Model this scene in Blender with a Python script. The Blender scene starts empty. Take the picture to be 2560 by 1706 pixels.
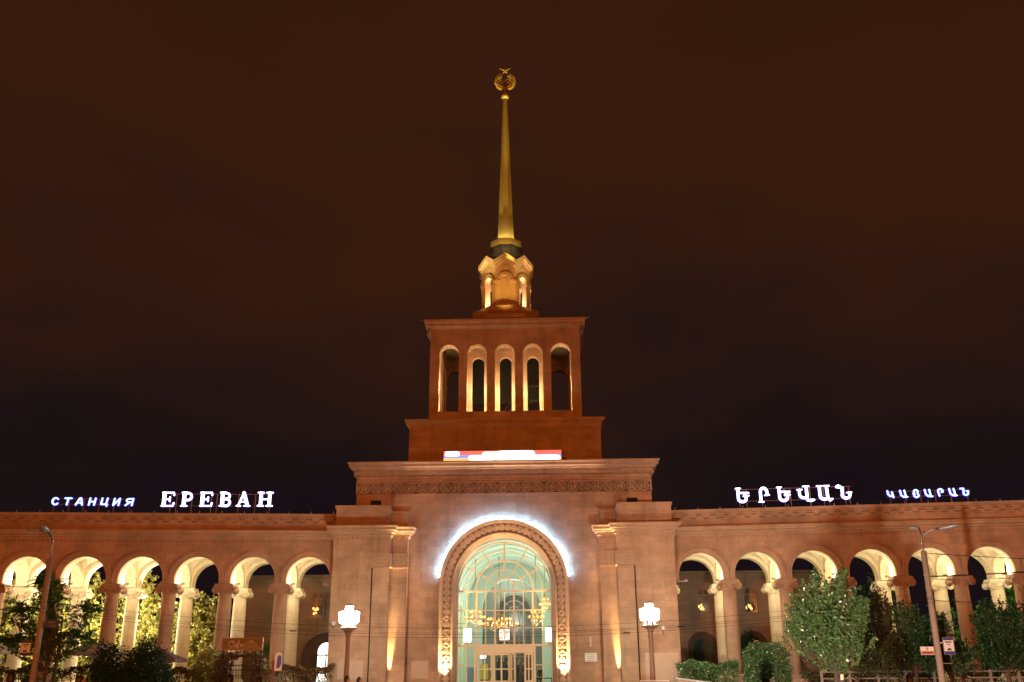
import bpy, bmesh, math, random
from mathutils import Vector, Matrix
PI = math.pi
R = math.radians
rnd = random.Random(7)
# ------------------------------------------------------------------ camera, sky, exposure
sc = bpy.context.scene
col = sc.collection
def camera():
    pitch, yaw, roll = R(19.1805), R(-1.4610), R(-0.4169)
    cp, sp, cy, sy = math.cos(pitch), math.sin(pitch), math.cos(yaw), math.sin(yaw)
    f = Vector((sy*cp, cy*cp, sp)); r = Vector((cy, -sy, 0)); u = r.cross(f)
    r2 = math.cos(roll)*r + math.sin(roll)*u
    u2 = -math.sin(roll)*r + math.cos(roll)*u
    cd = bpy.data.cameras.new('camera'); cd.sensor_width = 36; cd.lens = 2426.63/2560*36
    cd.clip_start = 0.1; cd.clip_end = 3000
    o = bpy.data.objects.new('camera', cd); col.objects.link(o)
    m = Matrix((r2, u2, -f)).transposed().to_4x4(); m.translation = Vector((2.356, -65, 1.6))
    o.matrix_world = m
    sc.camera = o
camera()
sc.view_settings.view_transform = 'Standard'; sc.view_settings.look = 'None'
sc.view_settings.exposure = 0; sc.view_settings.gamma = 1
w = bpy.data.worlds.new('World'); sc.world = w; w.use_nodes = True
nt = w.node_tree; nt.nodes.clear()
N = lambda t: nt.nodes.new(t)
out = N('ShaderNodeOutputWorld'); add = N('ShaderNodeAddShader')
sky = N('ShaderNodeTexSky'); sky.sky_type = 'NISHITA'; sky.sun_disc = False
sky.sun_elevation = R(-9); sky.sun_rotation = R(200)
b1 = N('ShaderNodeBackground'); b1.inputs[1].default_value = 0.05
nt.links.new(sky.outputs[0], b1.inputs[0])
tc = N('ShaderNodeTexCoord'); sep = N('ShaderNodeSeparateXYZ'); nt.links.new(tc.outputs['Generated'], sep.inputs[0])
ns = N('ShaderNodeTexNoise'); ns.inputs['Scale'].default_value = 3.2; ns.inputs['Detail'].default_value = 5; ns.inputs['Roughness'].default_value = .5
mp = N('ShaderNodeMapping'); mp.inputs['Scale'].default_value = (1, 1, 2.2); nt.links.new(tc.outputs['Generated'], mp.inputs[0]); nt.links.new(mp.outputs[0], ns.inputs['Vector'])
m1 = N('ShaderNodeMath'); m1.operation = 'MULTIPLY_ADD'; m1.inputs[1].default_value = .46; m1.inputs[2].default_value = -.23
nt.links.new(ns.outputs[0], m1.inputs[0])
m2 = N('ShaderNodeMath'); m2.operation = 'ADD'; nt.links.new(sep.outputs['Z'], m2.inputs[0]); nt.links.new(m1.outputs[0], m2.inputs[1])
rp = N('ShaderNodeValToRGB'); nt.links.new(m2.outputs[0], rp.inputs[0])
el = rp.color_ramp.elements
el[0].position = .07; el[0].color = (.0068, .0042, .0070, 1)
el[1].position = .50; el[1].color = (.040, .0112, .0044, 1)
e = el.new(.20); e.color = (.0115, .0060, .0062, 1)
e = el.new(.40); e.color = (.033, .0102, .0048, 1)
e = el.new(.75); e.color = (.026, .0082, .0036, 1)
b2 = N('ShaderNodeBackground'); b2.inputs[1].default_value = 1.0; nt.links.new(rp.outputs[0], b2.inputs[0])
nt.links.new(b1.outputs[0], add.inputs[0]); nt.links.new(b2.outputs[0], add.inputs[1]); nt.links.new(add.outputs[0], out.inputs[0])
# night: light from the sky glow, the square's lamps and some added ones
SOD = (1, .245, .024); WARM = (1, .80, .42); COOL = (.92, .97, 1); GAL = (1, .87, .55)
sc.cycles.use_denoising = True
sc.cycles.max_bounces = 6; sc.cycles.diffuse_bounces = 3; sc.cycles.glossy_bounces = 3
sc.cycles.transmission_bounces = 5; sc.cycles.transparent_max_bounces = 8
sc.cycles.sample_clamp_indirect = 4

def lamp(name, loc, power, color, size=.15, spot=None, aim=None, blend=.5, parent=None, cut=0):
    ld = bpy.data.lights.new(name, 'SPOT' if spot else 'POINT')
    ld.energy = power; ld.color = color; ld.shadow_soft_size = size
    if spot: ld.spot_size = R(spot); ld.spot_blend = blend
    o = bpy.data.objects.new(name, ld); col.objects.link(o); o.location = loc
    if aim is not None:
        o.rotation_euler = (Vector(aim)-Vector(loc)).to_track_quat('-Z', 'Y').to_euler()
    if parent is not None:
        o.parent = parent; o.location = Vector(loc)-wl(parent)
    return o

# ------------------------------------------------------------------ materials
MATS = {}
def newmat(name):
    m = bpy.data.materials.new(name); m.use_nodes = True
    return m, m.node_tree, m.node_tree.nodes['Principled BSDF']
def plain(name, c, rough=.6, metal=0, noise=.12, scale=6, bump=0, spec=None):
    if name in MATS: return MATS[name]
    m, t, b = newmat(name)
    b.inputs['Roughness'].default_value = rough; b.inputs['Metallic'].default_value = metal
    if spec is not None: b.inputs['Specular IOR Level'].default_value = spec
    tx = t.nodes.new('ShaderNodeTexCoord'); n = t.nodes.new('ShaderNodeTexNoise'); n.inputs['Scale'].default_value = scale; n.inputs['Detail'].default_value = 6
    t.links.new(tx.outputs['Object'], n.inputs['Vector'])
    mr = t.nodes.new('ShaderNodeMapRange'); mr.inputs[3].default_value = 1-noise; mr.inputs[4].default_value = 1+noise
    t.links.new(n.outputs[0], mr.inputs[0])
    mx = t.nodes.new('ShaderNodeVectorMath'); mx.operation = 'SCALE'; mx.inputs[0].default_value = c
    t.links.new(mr.outputs[0], mx.inputs['Scale']); t.links.new(mx.outputs[0], b.inputs['Base Color'])
    if bump:
        bp = t.nodes.new('ShaderNodeBump'); bp.inputs['Strength'].default_value = bump; bp.inputs['Distance'].default_value = .02
        t.links.new(n.outputs[0], bp.inputs['Height']); t.links.new(bp.outputs[0], b.inputs['Normal'])
    MATS[name] = m
    return m
def glow(name, c, s):
    if name in MATS: return MATS[name]
    m, t, b = newmat(name)
    b.inputs['Base Color'].default_value = (*c, 1); b.inputs['Emission Color'].default_value = (*c, 1); b.inputs['Emission Strength'].default_value = s
    MATS[name] = m
    return m
def stone(name, c1, c2, bw=.95, bh=.42, mortar=.012, mcol=.62, blotch=.22, carve=False, mix=.75):
    """coursed tuff blocks: the courses run along X (or Y on side walls) and Z of world space"""
    m, t, b = newmat(name); L = t.links.new; nn = t.nodes.new
    g = nn('ShaderNodeNewGeometry'); s = nn('ShaderNodeSeparateXYZ'); L(g.outputs['Position'], s.inputs[0])
    a = nn('ShaderNodeMath'); a.operation = 'ADD'; L(s.outputs[0], a.inputs[0]); L(s.outputs[1], a.inputs[1])
    cb = nn('ShaderNodeCombineXYZ'); L(a.outputs[0], cb.inputs[0]); L(s.outputs[2], cb.inputs[1])
    br = nn('ShaderNodeTexBrick'); L(cb.outputs[0], br.inputs['Vector'])
    br.inputs['Color1'].default_value = (*c1, 1); br.inputs['Color2'].default_value = (*c2, 1)
    br.inputs['Mortar'].default_value = (*[x*mcol for x in c1], 1)
    br.inputs['Scale'].default_value = 1; br.inputs['Mortar Size'].default_value = mortar; br.inputs['Mortar Smooth'].default_value = .5
    br.inputs['Brick Width'].default_value = bw; br.inputs['Row Height'].default_value = bh; br.inputs['Bias'].default_value = -.2
    n1 = nn('ShaderNodeTexNoise'); n1.inputs['Scale'].default_value = .55; n1.inputs['Detail'].default_value = 8; n1.inputs['Roughness'].default_value = .65; L(g.outputs['Position'], n1.inputs['Vector'])
    mr = nn('ShaderNodeMapRange'); mr.inputs[1].default_value = .3; mr.inputs[2].default_value = .7; mr.inputs[3].default_value = 1-blotch; mr.inputs[4].default_value = 1+blotch; L(n1.outputs[0], mr.inputs[0])
    n2 = nn('ShaderNodeTexNoise'); n2.inputs['Scale'].default_value = 9; n2.inputs['Detail'].default_value = 6; L(g.outputs['Position'], n2.inputs['Vector'])
    mr2 = nn('ShaderNodeMapRange'); mr2.inputs[3].default_value = .86; mr2.inputs[4].default_value = 1.14; L(n2.outputs[0], mr2.inputs[0])
    mu = nn('ShaderNodeMath'); mu.operation = 'MULTIPLY'; L(mr.outputs[0], mu.inputs[0]); L(mr2.outputs[0], mu.inputs[1])
    # weathering runs: streaks stretched along Z
    mpn = nn('ShaderNodeMapping'); mpn.inputs['Scale'].default_value = (1.6, 1.6, .12); L(g.outputs['Position'], mpn.inputs[0])
    n3 = nn('ShaderNodeTexNoise'); n3.inputs['Scale'].default_value = 1.2; n3.inputs['Detail'].default_value = 5; L(mpn.outputs[0], n3.inputs['Vector'])
    mr3 = nn('ShaderNodeMapRange'); mr3.inputs[1].default_value = .55; mr3.inputs[2].default_value = .75; mr3.inputs[3].default_value = 1; mr3.inputs[4].default_value = .78; L(n3.outputs[0], mr3.inputs[0])
    mu2 = nn('ShaderNodeMath'); mu2.operation = 'MULTIPLY'; L(mu.outputs[0], mu2.inputs[0]); L(mr3.outputs[0], mu2.inputs[1])
    sx = nn('ShaderNodeVectorMath'); sx.operation = 'SCALE'
    if carve: sx.inputs[0].default_value = c1
    else: L(br.outputs['Color'], sx.inputs[0])
    L(mu2.outputs[0], sx.inputs['Scale']); L(sx.outputs[0], b.inputs['Base Color'])
    b.inputs['Roughness'].default_value = .85; b.inputs['Specular IOR Level'].default_value = .25
    bp = nn('ShaderNodeBump'); bp.inputs['Strength'].default_value = .35; bp.inputs['Distance'].default_value = .02
    ad = nn('ShaderNodeMath'); ad.operation = 'MULTIPLY_ADD'; ad.inputs[1].default_value = .35; L(n2.outputs[0], ad.inputs[0])
    inv = nn('ShaderNodeMath'); inv.operation = 'SUBTRACT'; inv.inputs[0].default_value = 1; L(br.outputs['Fac'], inv.inputs[1])
    if not carve: L(inv.outputs[0], ad.inputs[2])
    L(ad.outputs[0], bp.inputs['Height']); L(bp.outputs[0], b.inputs['Normal'])
    MATS[name] = m
    return m
TUFF = stone('tuff_blocks', (.49, .295, .188), (.40, .235, .15), mcol=.70, mortar=.010, blotch=.28)
CARV = stone('tuff_carved', (.46, .285, .185), (.4, .26, .19), carve=True, blotch=.15)
TRIM = stone('tuff_trim', (.50, .31, .20), (.44, .27, .175), bw=1.3, bh=9, mortar=.008)
SHADE_SOOT = stone('shaded_and_sooty_tuff', (.20, .12, .08), (.2, .12, .08), carve=True, blotch=.15)  # dark tuff: painted shade in sunk carving, soot on the zigzag
PALE = stone('pale_limestone', (.62, .52, .36), (.56, .46, .31), bw=1.1, bh=.5, blotch=.1, mortar=.006)
GOLD = plain('gilt_metal', (.74, .55, .15), .38, .5, .08, 3)
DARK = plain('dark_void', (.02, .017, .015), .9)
ROOF = plain('dark_roof_sheet', (.05, .04, .04), .6)
CREAM = plain('cream_painted_timber', (.84, .68, .43), .5, 0, .06)
BLACK = plain('black_metal', (.02, .02, .022), .45, .5)
GREYM = plain('grey_metal', (.3, .3, .32), .4, .8)
CONC = plain('weathered_concrete_pole', (.36, .27, .22), .8, 0, .2, 4, .3)
WHITE = plain('white_paint', (.78, .78, .76), .5, 0, .05)
ASPH = plain('asphalt', (.05, .05, .052), .85, 0, .25, 3, .5)
PAVE = plain('paving', (.22, .2, .18), .8, 0, .2, 1.5, .3)
BARK = plain('bark', (.09, .06, .04), .9, 0, .3, 12, .6)
GLASSM, gt, gb = newmat('window_glass'); gb.inputs['Base Color'].default_value = (.9, .95, .93, 1)
for nd in list(gt.nodes):
    if nd.type != 'OUTPUT_MATERIAL': gt.nodes.remove(nd)
_o = [x for x in gt.nodes if x.type == 'OUTPUT_MATERIAL'][0]
_a = gt.nodes.new('ShaderNodeBsdfTransparent'); _a.inputs[0].default_value = (.93, .97, .95, 1)
_g = gt.nodes.new('ShaderNodeBsdfGlossy'); _g.inputs['Roughness'].default_value = .04
_f = gt.nodes.new('ShaderNodeFresnel'); _f.inputs[0].default_value = 1.45
_m = gt.nodes.new('ShaderNodeMixShader')
gt.links.new(_f.outputs[0], _m.inputs[0]); gt.links.new(_a.outputs[0], _m.inputs[1]); gt.links.new(_g.outputs[0], _m.inputs[2]); gt.links.new(_m.outputs[0], _o.inputs[0])
def leafmat(name, ca, cb, rough=.45, trans=.35, spec=.5):
    if name in MATS: return MATS[name]
    m, t, b = newmat(name); L = t.links.new; nn = t.nodes.new
    g = nn('ShaderNodeNewGeometry'); rp = nn('ShaderNodeValToRGB'); L(g.outputs['Random Per Island'], rp.inputs[0])
    rp.color_ramp.elements[0].color = (*ca, 1); rp.color_ramp.elements[1].color = (*cb, 1)
    L(rp.outputs[0], b.inputs['Base Color']); b.inputs['Roughness'].default_value = rough; b.inputs['Specular IOR Level'].default_value = spec
    tr = nn('ShaderNodeBsdfTranslucent'); L(rp.outputs[0], tr.inputs[0])
    mx = nn('ShaderNodeMixShader'); mx.inputs[0].default_value = trans
    o = [x for x in t.nodes if x.type == 'OUTPUT_MATERIAL'][0]
    L(b.outputs[0], mx.inputs[1]); L(tr.outputs[0], mx.inputs[2]); L(mx.outputs[0], o.inputs[0])
    MATS[name] = m
    return m

# ------------------------------------------------------------------ mesh helpers
def wl(o):
    v = Vector((0, 0, 0))
    while o is not None:
        v = v+o.location; o = o.parent
    return v
class MB:
    def __init__(s, mp=None): s.v = []; s.f = []; s.mp = mp; s.sm = []; s.mi = []; s.smooth = False; s.cur = 0
    def V(s, p):
        p = Vector(p)
        if s.mp: p = Vector(s.mp(p))
        s.v.append(p); return len(s.v)-1
    def F(s, ix): s.f.append(tuple(ix)); s.sm.append(s.smooth); s.mi.append(s.cur)
    def poly(s, pts): s.F([s.V(p) for p in pts])
    def box(s, x0, x1, y0, y1, z0, z1):
        i = [s.V(p) for p in ((x0,y0,z0),(x1,y0,z0),(x1,y1,z0),(x0,y1,z0),(x0,y0,z1),(x1,y0,z1),(x1,y1,z1),(x0,y1,z1))]
        for q in ((0,3,2,1),(4,5,6,7),(0,1,5,4),(1,2,6,5),(2,3,7,6),(3,0,4,7)): s.F([i[k] for k in q])
    def loft(s, rings, closed=True, cap=True):
        idx = [[s.V(p) for p in r] for r in rings]; n = len(idx[0])
        for a, b in zip(idx, idx[1:]):
            for k in range(n if closed else n-1):
                k2 = (k+1) % n; s.F((a[k], a[k2], b[k2], b[k]))
        if cap and closed: s.F(idx[0][::-1]); s.F(idx[-1])
    def prism(s, poly, y0, y1):                       # polygon in X,Z pushed along Y
        s.loft([[(x, y0, z) for x, z in poly], [(x, y1, z) for x, z in poly]])
    def prismz(s, poly, z0, z1): s.loft([[(x, y, z0) for x, y in poly], [(x, y, z1) for x, y in poly]])
    def lathe(s, prof, c=(0, 0), n=20, a0=0, cap=True):
        s.smooth = n > 10
        s.loft([[(c[0]+r*math.cos(a0+2*PI*k/n), c[1]+r*math.sin(a0+2*PI*k/n), z) for k in range(n)] for r, z in prof], cap=cap)
        s.smooth = False
    def tube(s, pts, r, n=8, r2=None):
        pts = [Vector(p) for p in pts]; m = len(pts); r2 = r if r2 is None else r2; rings = []
        for i, p in enumerate(pts):
            d = (pts[min(i+1, m-1)]-pts[max(i-1, 0)]).normalized()
            a = d.cross(Vector((0, 0, 1)) if abs(d.z) < .9 else Vector((1, 0, 0))).normalized(); b = d.cross(a)
            rr = r+(r2-r)*i/max(1, m-1)
            rings.append([p+a*rr*math.cos(2*PI*k/n)+b*rr*math.sin(2*PI*k/n) for k in range(n)])
        s.smooth = n > 5; s.loft(rings); s.smooth = False
    def grid(s, fn, nu, nv, smooth=True):
        ix = [[s.V(fn(i/nu, j/nv)) for j in range(nv+1)] for i in range(nu+1)]
        s.smooth = smooth
        for i in range(nu):
            for j in range(nv): s.F((ix[i][j], ix[i+1][j], ix[i+1][j+1], ix[i][j+1]))
        s.smooth = False
    def ball(s, c, r, n=12, sz=1):
        c = Vector(c); s.smooth = True
        s.loft([[c+Vector((r*math.sin(PI*j/n)*math.cos(2*PI*k/n), r*math.sin(PI*j/n)*math.sin(2*PI*k/n), -r*sz*math.cos(PI*j/n))) for k in range(n)] for j in range(1, n)])
        s.smooth = False
    def mesh(s, name, mats, off=Vector((0, 0, 0)), recalc=True):
        me = bpy.data.meshes.new(name); me.from_pydata([tuple(p-off) for p in s.v], [], s.f)
        me.polygons.foreach_set('use_smooth', s.sm); me.polygons.foreach_set('material_index', s.mi)
        for m in (mats if isinstance(mats, (list, tuple)) else [mats]): me.materials.append(m)
        if recalc:
            bm = bmesh.new(); bm.from_mesh(me); bmesh.ops.recalc_face_normals(bm, faces=bm.faces); bm.to_mesh(me); bm.free()
        me.update(); return me
    def build(s, name, mats, parent=None, at=(0, 0, 0), recalc=True):
        """verts are world positions; `at` is the object's origin in world space"""
        at = Vector(at); me = s.mesh(name, mats, at, recalc)
        o = bpy.data.objects.new(name, me); col.objects.link(o)
        if parent is not None: o.parent = parent; o.location = at-wl(parent)
        else: o.location = at
        return o
def put(name, me, parent, at):
    o = bpy.data.objects.new(name, me); col.objects.link(o)
    o.parent = parent; o.location = Vector(at)-(wl(parent) if parent else Vector((0, 0, 0)))
    return o
def tag(o, label=None, cat=None, group=None, kind=None):
    if label: o['label'] = label
    if cat: o['category'] = cat
    if group: o['group'] = group
    if kind: o['kind'] = kind
    return o
def thing(name, loc, label, cat, group=None):
    o = bpy.data.objects.new(name, None); col.objects.link(o); o.location = loc; o.empty_display_size = .3
    return tag(o, label, cat, group)
def copy_tree(o, parent=None):
    c = o.copy(); col.objects.link(c); c.parent = parent
    for ch in list(o.children): copy_tree(ch, c)
    return c
def moulding(mb, path, prof, closed=False):
    """profile (out, z) swept along an XY path, walked so that outward is on its right, corners mitred"""
    n = len(path); P = [Vector((p[0], p[1])) for p in path]; rings = []
    def nrm(a, b): d = (b-a).normalized(); return Vector((d.y, -d.x))
    for i in range(n):
        ns_ = []
        if closed or i > 0: ns_.append(nrm(P[i-1], P[i]))
        if closed or i < n-1: ns_.append(nrm(P[i], P[(i+1) % n]))
        if len(ns_) == 2:
            b = (ns_[0]+ns_[1]).normalized(); k = b/max(.2, b.dot(ns_[0]))
        else: k = ns_[0]
        rings.append([(P[i].x+k.x*o_, P[i].y+k.y*o_, z) for o_, z in prof])
    if closed: rings.append(rings[0])
    mb.loft(rings, closed=True, cap=not closed)
def dentils(mb, a, b, z0, z1, o0, o1, step, wd, mp=None):
    a = Vector(a); b = Vector(b); d = b-a; L = d.length; d = d/L; nn = Vector((d.y, -d.x)); n = max(1, int(L/step)); st = L/n
    for k in range(n):
        c = a+d*(st*(k+.5)); p0 = c-d*wd/2; p1 = c+d*wd/2
        q = [p0+nn*o0, p1+nn*o0, p1+nn*o1, p0+nn*o1]
        mb.prismz([(p.x, p.y) for p in q], z0, z1)
CORN = lambda z, h, p: [(-.08, z), (.10*p, z), (.10*p, z+.10*h), (.26*p, z+.18*h), (.26*p, z+.38*h), (.55*p, z+.42*h), (.60*p, z+.55*h), (.86*p, z+.62*h), (.88*p, z+.80*h), (p, z+.92*h), (p, z+h), (-.08, z+h)]
def arch_wall(mb, u0, u1, zb, zt, arches, v0, v1, zsill=None, n=18):
    """solid wall u0..u1 with round-headed openings (centre, radius, springing), between v0 (front) and v1 (back)"""
    strips = []
    x = u0
    for (c, r, zs) in arches:
        if c-r > x+1e-5: strips.append((x, c-r, zb, zb))
        for k in range(n):
            a0 = PI-PI*k/n; a1 = PI-PI*(k+1)/n
            strips.append((c+r*math.cos(a0), c+r*math.cos(a1), zs+r*math.sin(a0), zs+r*math.sin(a1)))
        x = c+r
    if x < u1-1e-5: strips.append((x, u1, zb, zb))
    for (a, b, za, zb2) in strips:
        for v in (v0, v1): mb.poly([(a, v, za), (b, v, zb2), (b, v, zt), (a, v, zt)])
        mb.poly([(a, v0, za), (b, v0, zb2), (b, v1, zb2), (a, v1, za)])
    mb.poly([(u0, v0, zt), (u1, v0, zt), (u1, v1, zt), (u0, v1, zt)])
    for u in (u0, u1): mb.poly([(u, v0, zb), (u, v1, zb), (u, v1, zt), (u, v0, zt)])
    bot = zb if zsill is None else zsill
    for (c, r, zs) in arches:
        for u in (c-r, c+r): mb.poly([(u, v0, bot), (u, v1, bot), (u, v1, zs), (u, v0, zs)])
        if zsill is not None: mb.box(c-r, c+r, v0, v1, zb, zsill)
def arch_path(c, zs, zb, n=28):
    """(unit x, unit z, centre z) samples: left leg, half circle, right leg, with arc position"""
    pts = []
    if zs-zb > .01:
        m = max(1, int((zs-zb)/.5))
        pts += [(-1, 0, zb+(zs-zb)*k/m) for k in range(m)]
    pts += [(-math.cos(PI*k/n), math.sin(PI*k/n), zs) for k in range(n+1)]
    if zs-zb > .01: pts += [(1, 0, zs-(zs-zb)*(k+1)/m) for k in range(m)]
    return pts
def arch_mould(mb, c, zs, zb, prof, n=28, closed=True):
    mb.smooth = False
    mb.loft([[(c+ux*r, y, z+uz*r) for r, y in prof] for ux, uz, z in arch_path(c, zs, zb, n)], closed=closed, cap=closed)

def shade_sunk(o, lim, axis=1, local=True):
    """the sunk ground of a carved band is coloured dark, painting its shade in"""
    me = o.data; me.materials.append(SHADE_SOOT)
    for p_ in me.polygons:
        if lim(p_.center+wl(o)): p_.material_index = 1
# ================================================================== GROUND
g = MB(); g.poly([(-900, -700, 0), (900, -700, 0), (900, 900, 0), (-900, 900, 0)])
tag(g.build('ground', PAVE), kind='structure')
g = MB(); g.box(-120, 120, -62, -50, -.2, .006)
tag(g.build('road', ASPH), kind='structure')
g = MB()
for x in range(-110, 110, 8): g.poly([(x, -56.1, .012), (x+4, -56.1, .012), (x+4, -55.95, .012), (x, -55.95, .012)])
tag(g.build('road_marking', WHITE), kind='structure')
g = MB()
g.box(-120, 120, -50, -49.7, 0, .14); g.box(-120, 120, -62.3, -62, 0, .14)
tag(g.build('kerb', CONC), kind='structure')
g = MB()
for k in range(8): g.box(-9.6, 9.6, -4.6+k*.34, 60, .15*k+.0, .15*(k+1))
g.box(-60, -9.6, -1.6, 60, 0, 1.2); g.box(9.6, 60, -1.6, 60, 0, 1.2)
tag(g.build('terrace', PAVE), kind='structure')

# ================================================================== STATION (centre)
FLZ = 1.2
st = thing('station_building', (0, 8, FLZ), 'large tuff stone railway station block with tall portal arch, stepped belfry and gilt spire', 'station')
WY = 1.4                                                # wall plane of the centre
wall = MB()
arch_wall(wall, -10.13, 10.13, FLZ, 14.9, [(0, 4.2, 7.55)], WY, WY+.9, n=40)
wall.box(-10.13, -9.4, WY+.9, 20, FLZ, 14.9); wall.box(9.4, 10.13, WY+.9, 20, FLZ, 14.9)
wall.box(-10.13, 10.13, WY+.4, 20, 14.9, 15.6)
centre = wall.build('wall', TUFF, st)
def relief(mb, fn, L, h, nu, nv):
    """carved band: fn(s,t) -> (world point, height dir applied) ; height from pattern"""
    mb.grid(lambda a, b: fn(a*L, b*h), nu, nv)
def ring_pat(s, t, h, pitch, rr, wave=True):
    k = round(s/pitch); ds = s-k*pitch; dt = t-h/2; d = math.hypot(ds, dt)
    v = max(0, 1-abs(d-rr)/.055)
    v = max(v, .8*max(0, 1-abs(d-rr*.55)/.05))
    if k % 2 == 0: v = max(v, max(0, 1-(math.hypot(abs(ds)-.1, dt)/.1)**2))
    else: v = max(v, max(0, 1-(d/.09)**2))
    if wave: v = max(v, max(0, 1-abs(dt-math.sin(2*PI*s/(2*pitch))*h*.42)/.05))
    if abs(dt) > h*.46: v = max(v, .9)
    return v
fr = MB()
FZ0, FH = 13.66, .80
fr.grid(lambda a, b: ((a-.5)*20.36, WY-.02-.13*ring_pat((a-.5)*20.36, b*FH, FH, .80, .33), FZ0+b*FH), 900, 24)
fr.box(-10.18, 10.18, WY-.015, WY+.01, FZ0, FZ0+FH)
for sx in (-1, 1): fr.box(min(sx*10.131, sx*10.18), max(sx*10.131, sx*10.18), WY-.045, 19, FZ0, FZ0+FH)
fo = fr.build('frieze', CARV, st); shade_sunk(fo, lambda c: c.y > WY-.055 and FZ0+.05 < c.z < FZ0+FH-.05 and abs(c.x) < 10.1)
co = MB()
cpath = [(-10.13, 20), (-10.13, WY), (10.13, WY), (10.13, 20)]
moulding(co, cpath, CORN(14.95, .87, .62))
moulding(co, cpath, [(-.02, 14.56), (.05, 14.56), (.07, 14.62), (-.02, 14.62)])
cor = co.build('main_cornice', TRIM, st)
de = MB(); dentils(de, (-10.13, WY), (10.13, WY), 14.98, 15.2, .02, .27, .40, .2)
dentils(de, (-10.13, 20), (-10.13, WY), 14.98, 15.2, .02, .27, .40, .2); dentils(de, (10.13, WY), (10.13, 20), 14.98, 15.2, .02, .27, .40, .2)
de.build('dentils', TRIM, cor)
rf = MB(); rf.box(-10.3, 10.3, WY+.3, 20, 15.6, 15.75); rf.build('roof', ROOF, st)
for sx in (-1, 1):                                       # square vents above the attics
    v = MB(); xc = sx*8.78
    v.box(xc-.37, xc+.37, WY-.012, WY+.002, 12.92, 13.24)
    v.build('vent', DARK, st, (xc, WY, 13.08))
# ---- portal surround
ar = MB()
zb, zs = FLZ, 7.55
# carved slope between r=4.12 and 3.45
path = arch_path(0, zs, zb, 60)
# dense resampling
tot = 2*(zs-zb)+PI*3.8
def portal(s):
    leg = zs-zb
    if s < leg: return (-1, 0, zb+s)
    if s > leg+PI*3.8: return (1, 0, zs-(s-leg-PI*3.8))
    a = (s-leg)/3.8
    return (-math.cos(a), math.sin(a), zs)
def carve(a, b):
    s = a*tot; ux, uz, z = portal(s); r = 4.10-b*.62
    y = WY-.10+b*.28
    h = ring_pat(s, b*.62, .62, .42, .17, False)
    bead = .8 if (b < .1 and math.sin(s*2*PI/.16) > 0) else 0
    h = max(h, bead)
    return (ux*r, y-.10*h, z+uz*r)
ar.grid(carve, 640, 16)
arch_carv = ar.build('archivolt', CARV, st)
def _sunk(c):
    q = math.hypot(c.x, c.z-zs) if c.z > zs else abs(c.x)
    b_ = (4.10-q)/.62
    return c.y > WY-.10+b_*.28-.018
shade_sunk(arch_carv, _sunk)
tag(arch_carv, 'carved ring of interlaced circles round the portal')
ar = MB()
arch_mould(ar, 0, zs, zb, [(4.10, WY+.05), (4.10, WY-.16), (4.16, WY-.22), (4.28, WY-.27), (4.34, WY-.25), (4.34, WY+.05)], 60)
arch_mould(ar, 0, zs, zb, [(3.48, WY+.5), (3.48, WY+.14), (3.42, WY+.12), (3.36, WY+.2), (3.36, WY+.5)], 60)
arch_mould(ar, 0, zs, zb, [(4.2, WY+.9), (4.2, WY+.3), (3.40, WY+.5), (3.34, WY+.52), (3.18, WY+.9), (3.18, WY+1.5), (4.2, WY+1.5)], 60)
ar.build('arch_moulding', TRIM, st)
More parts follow.
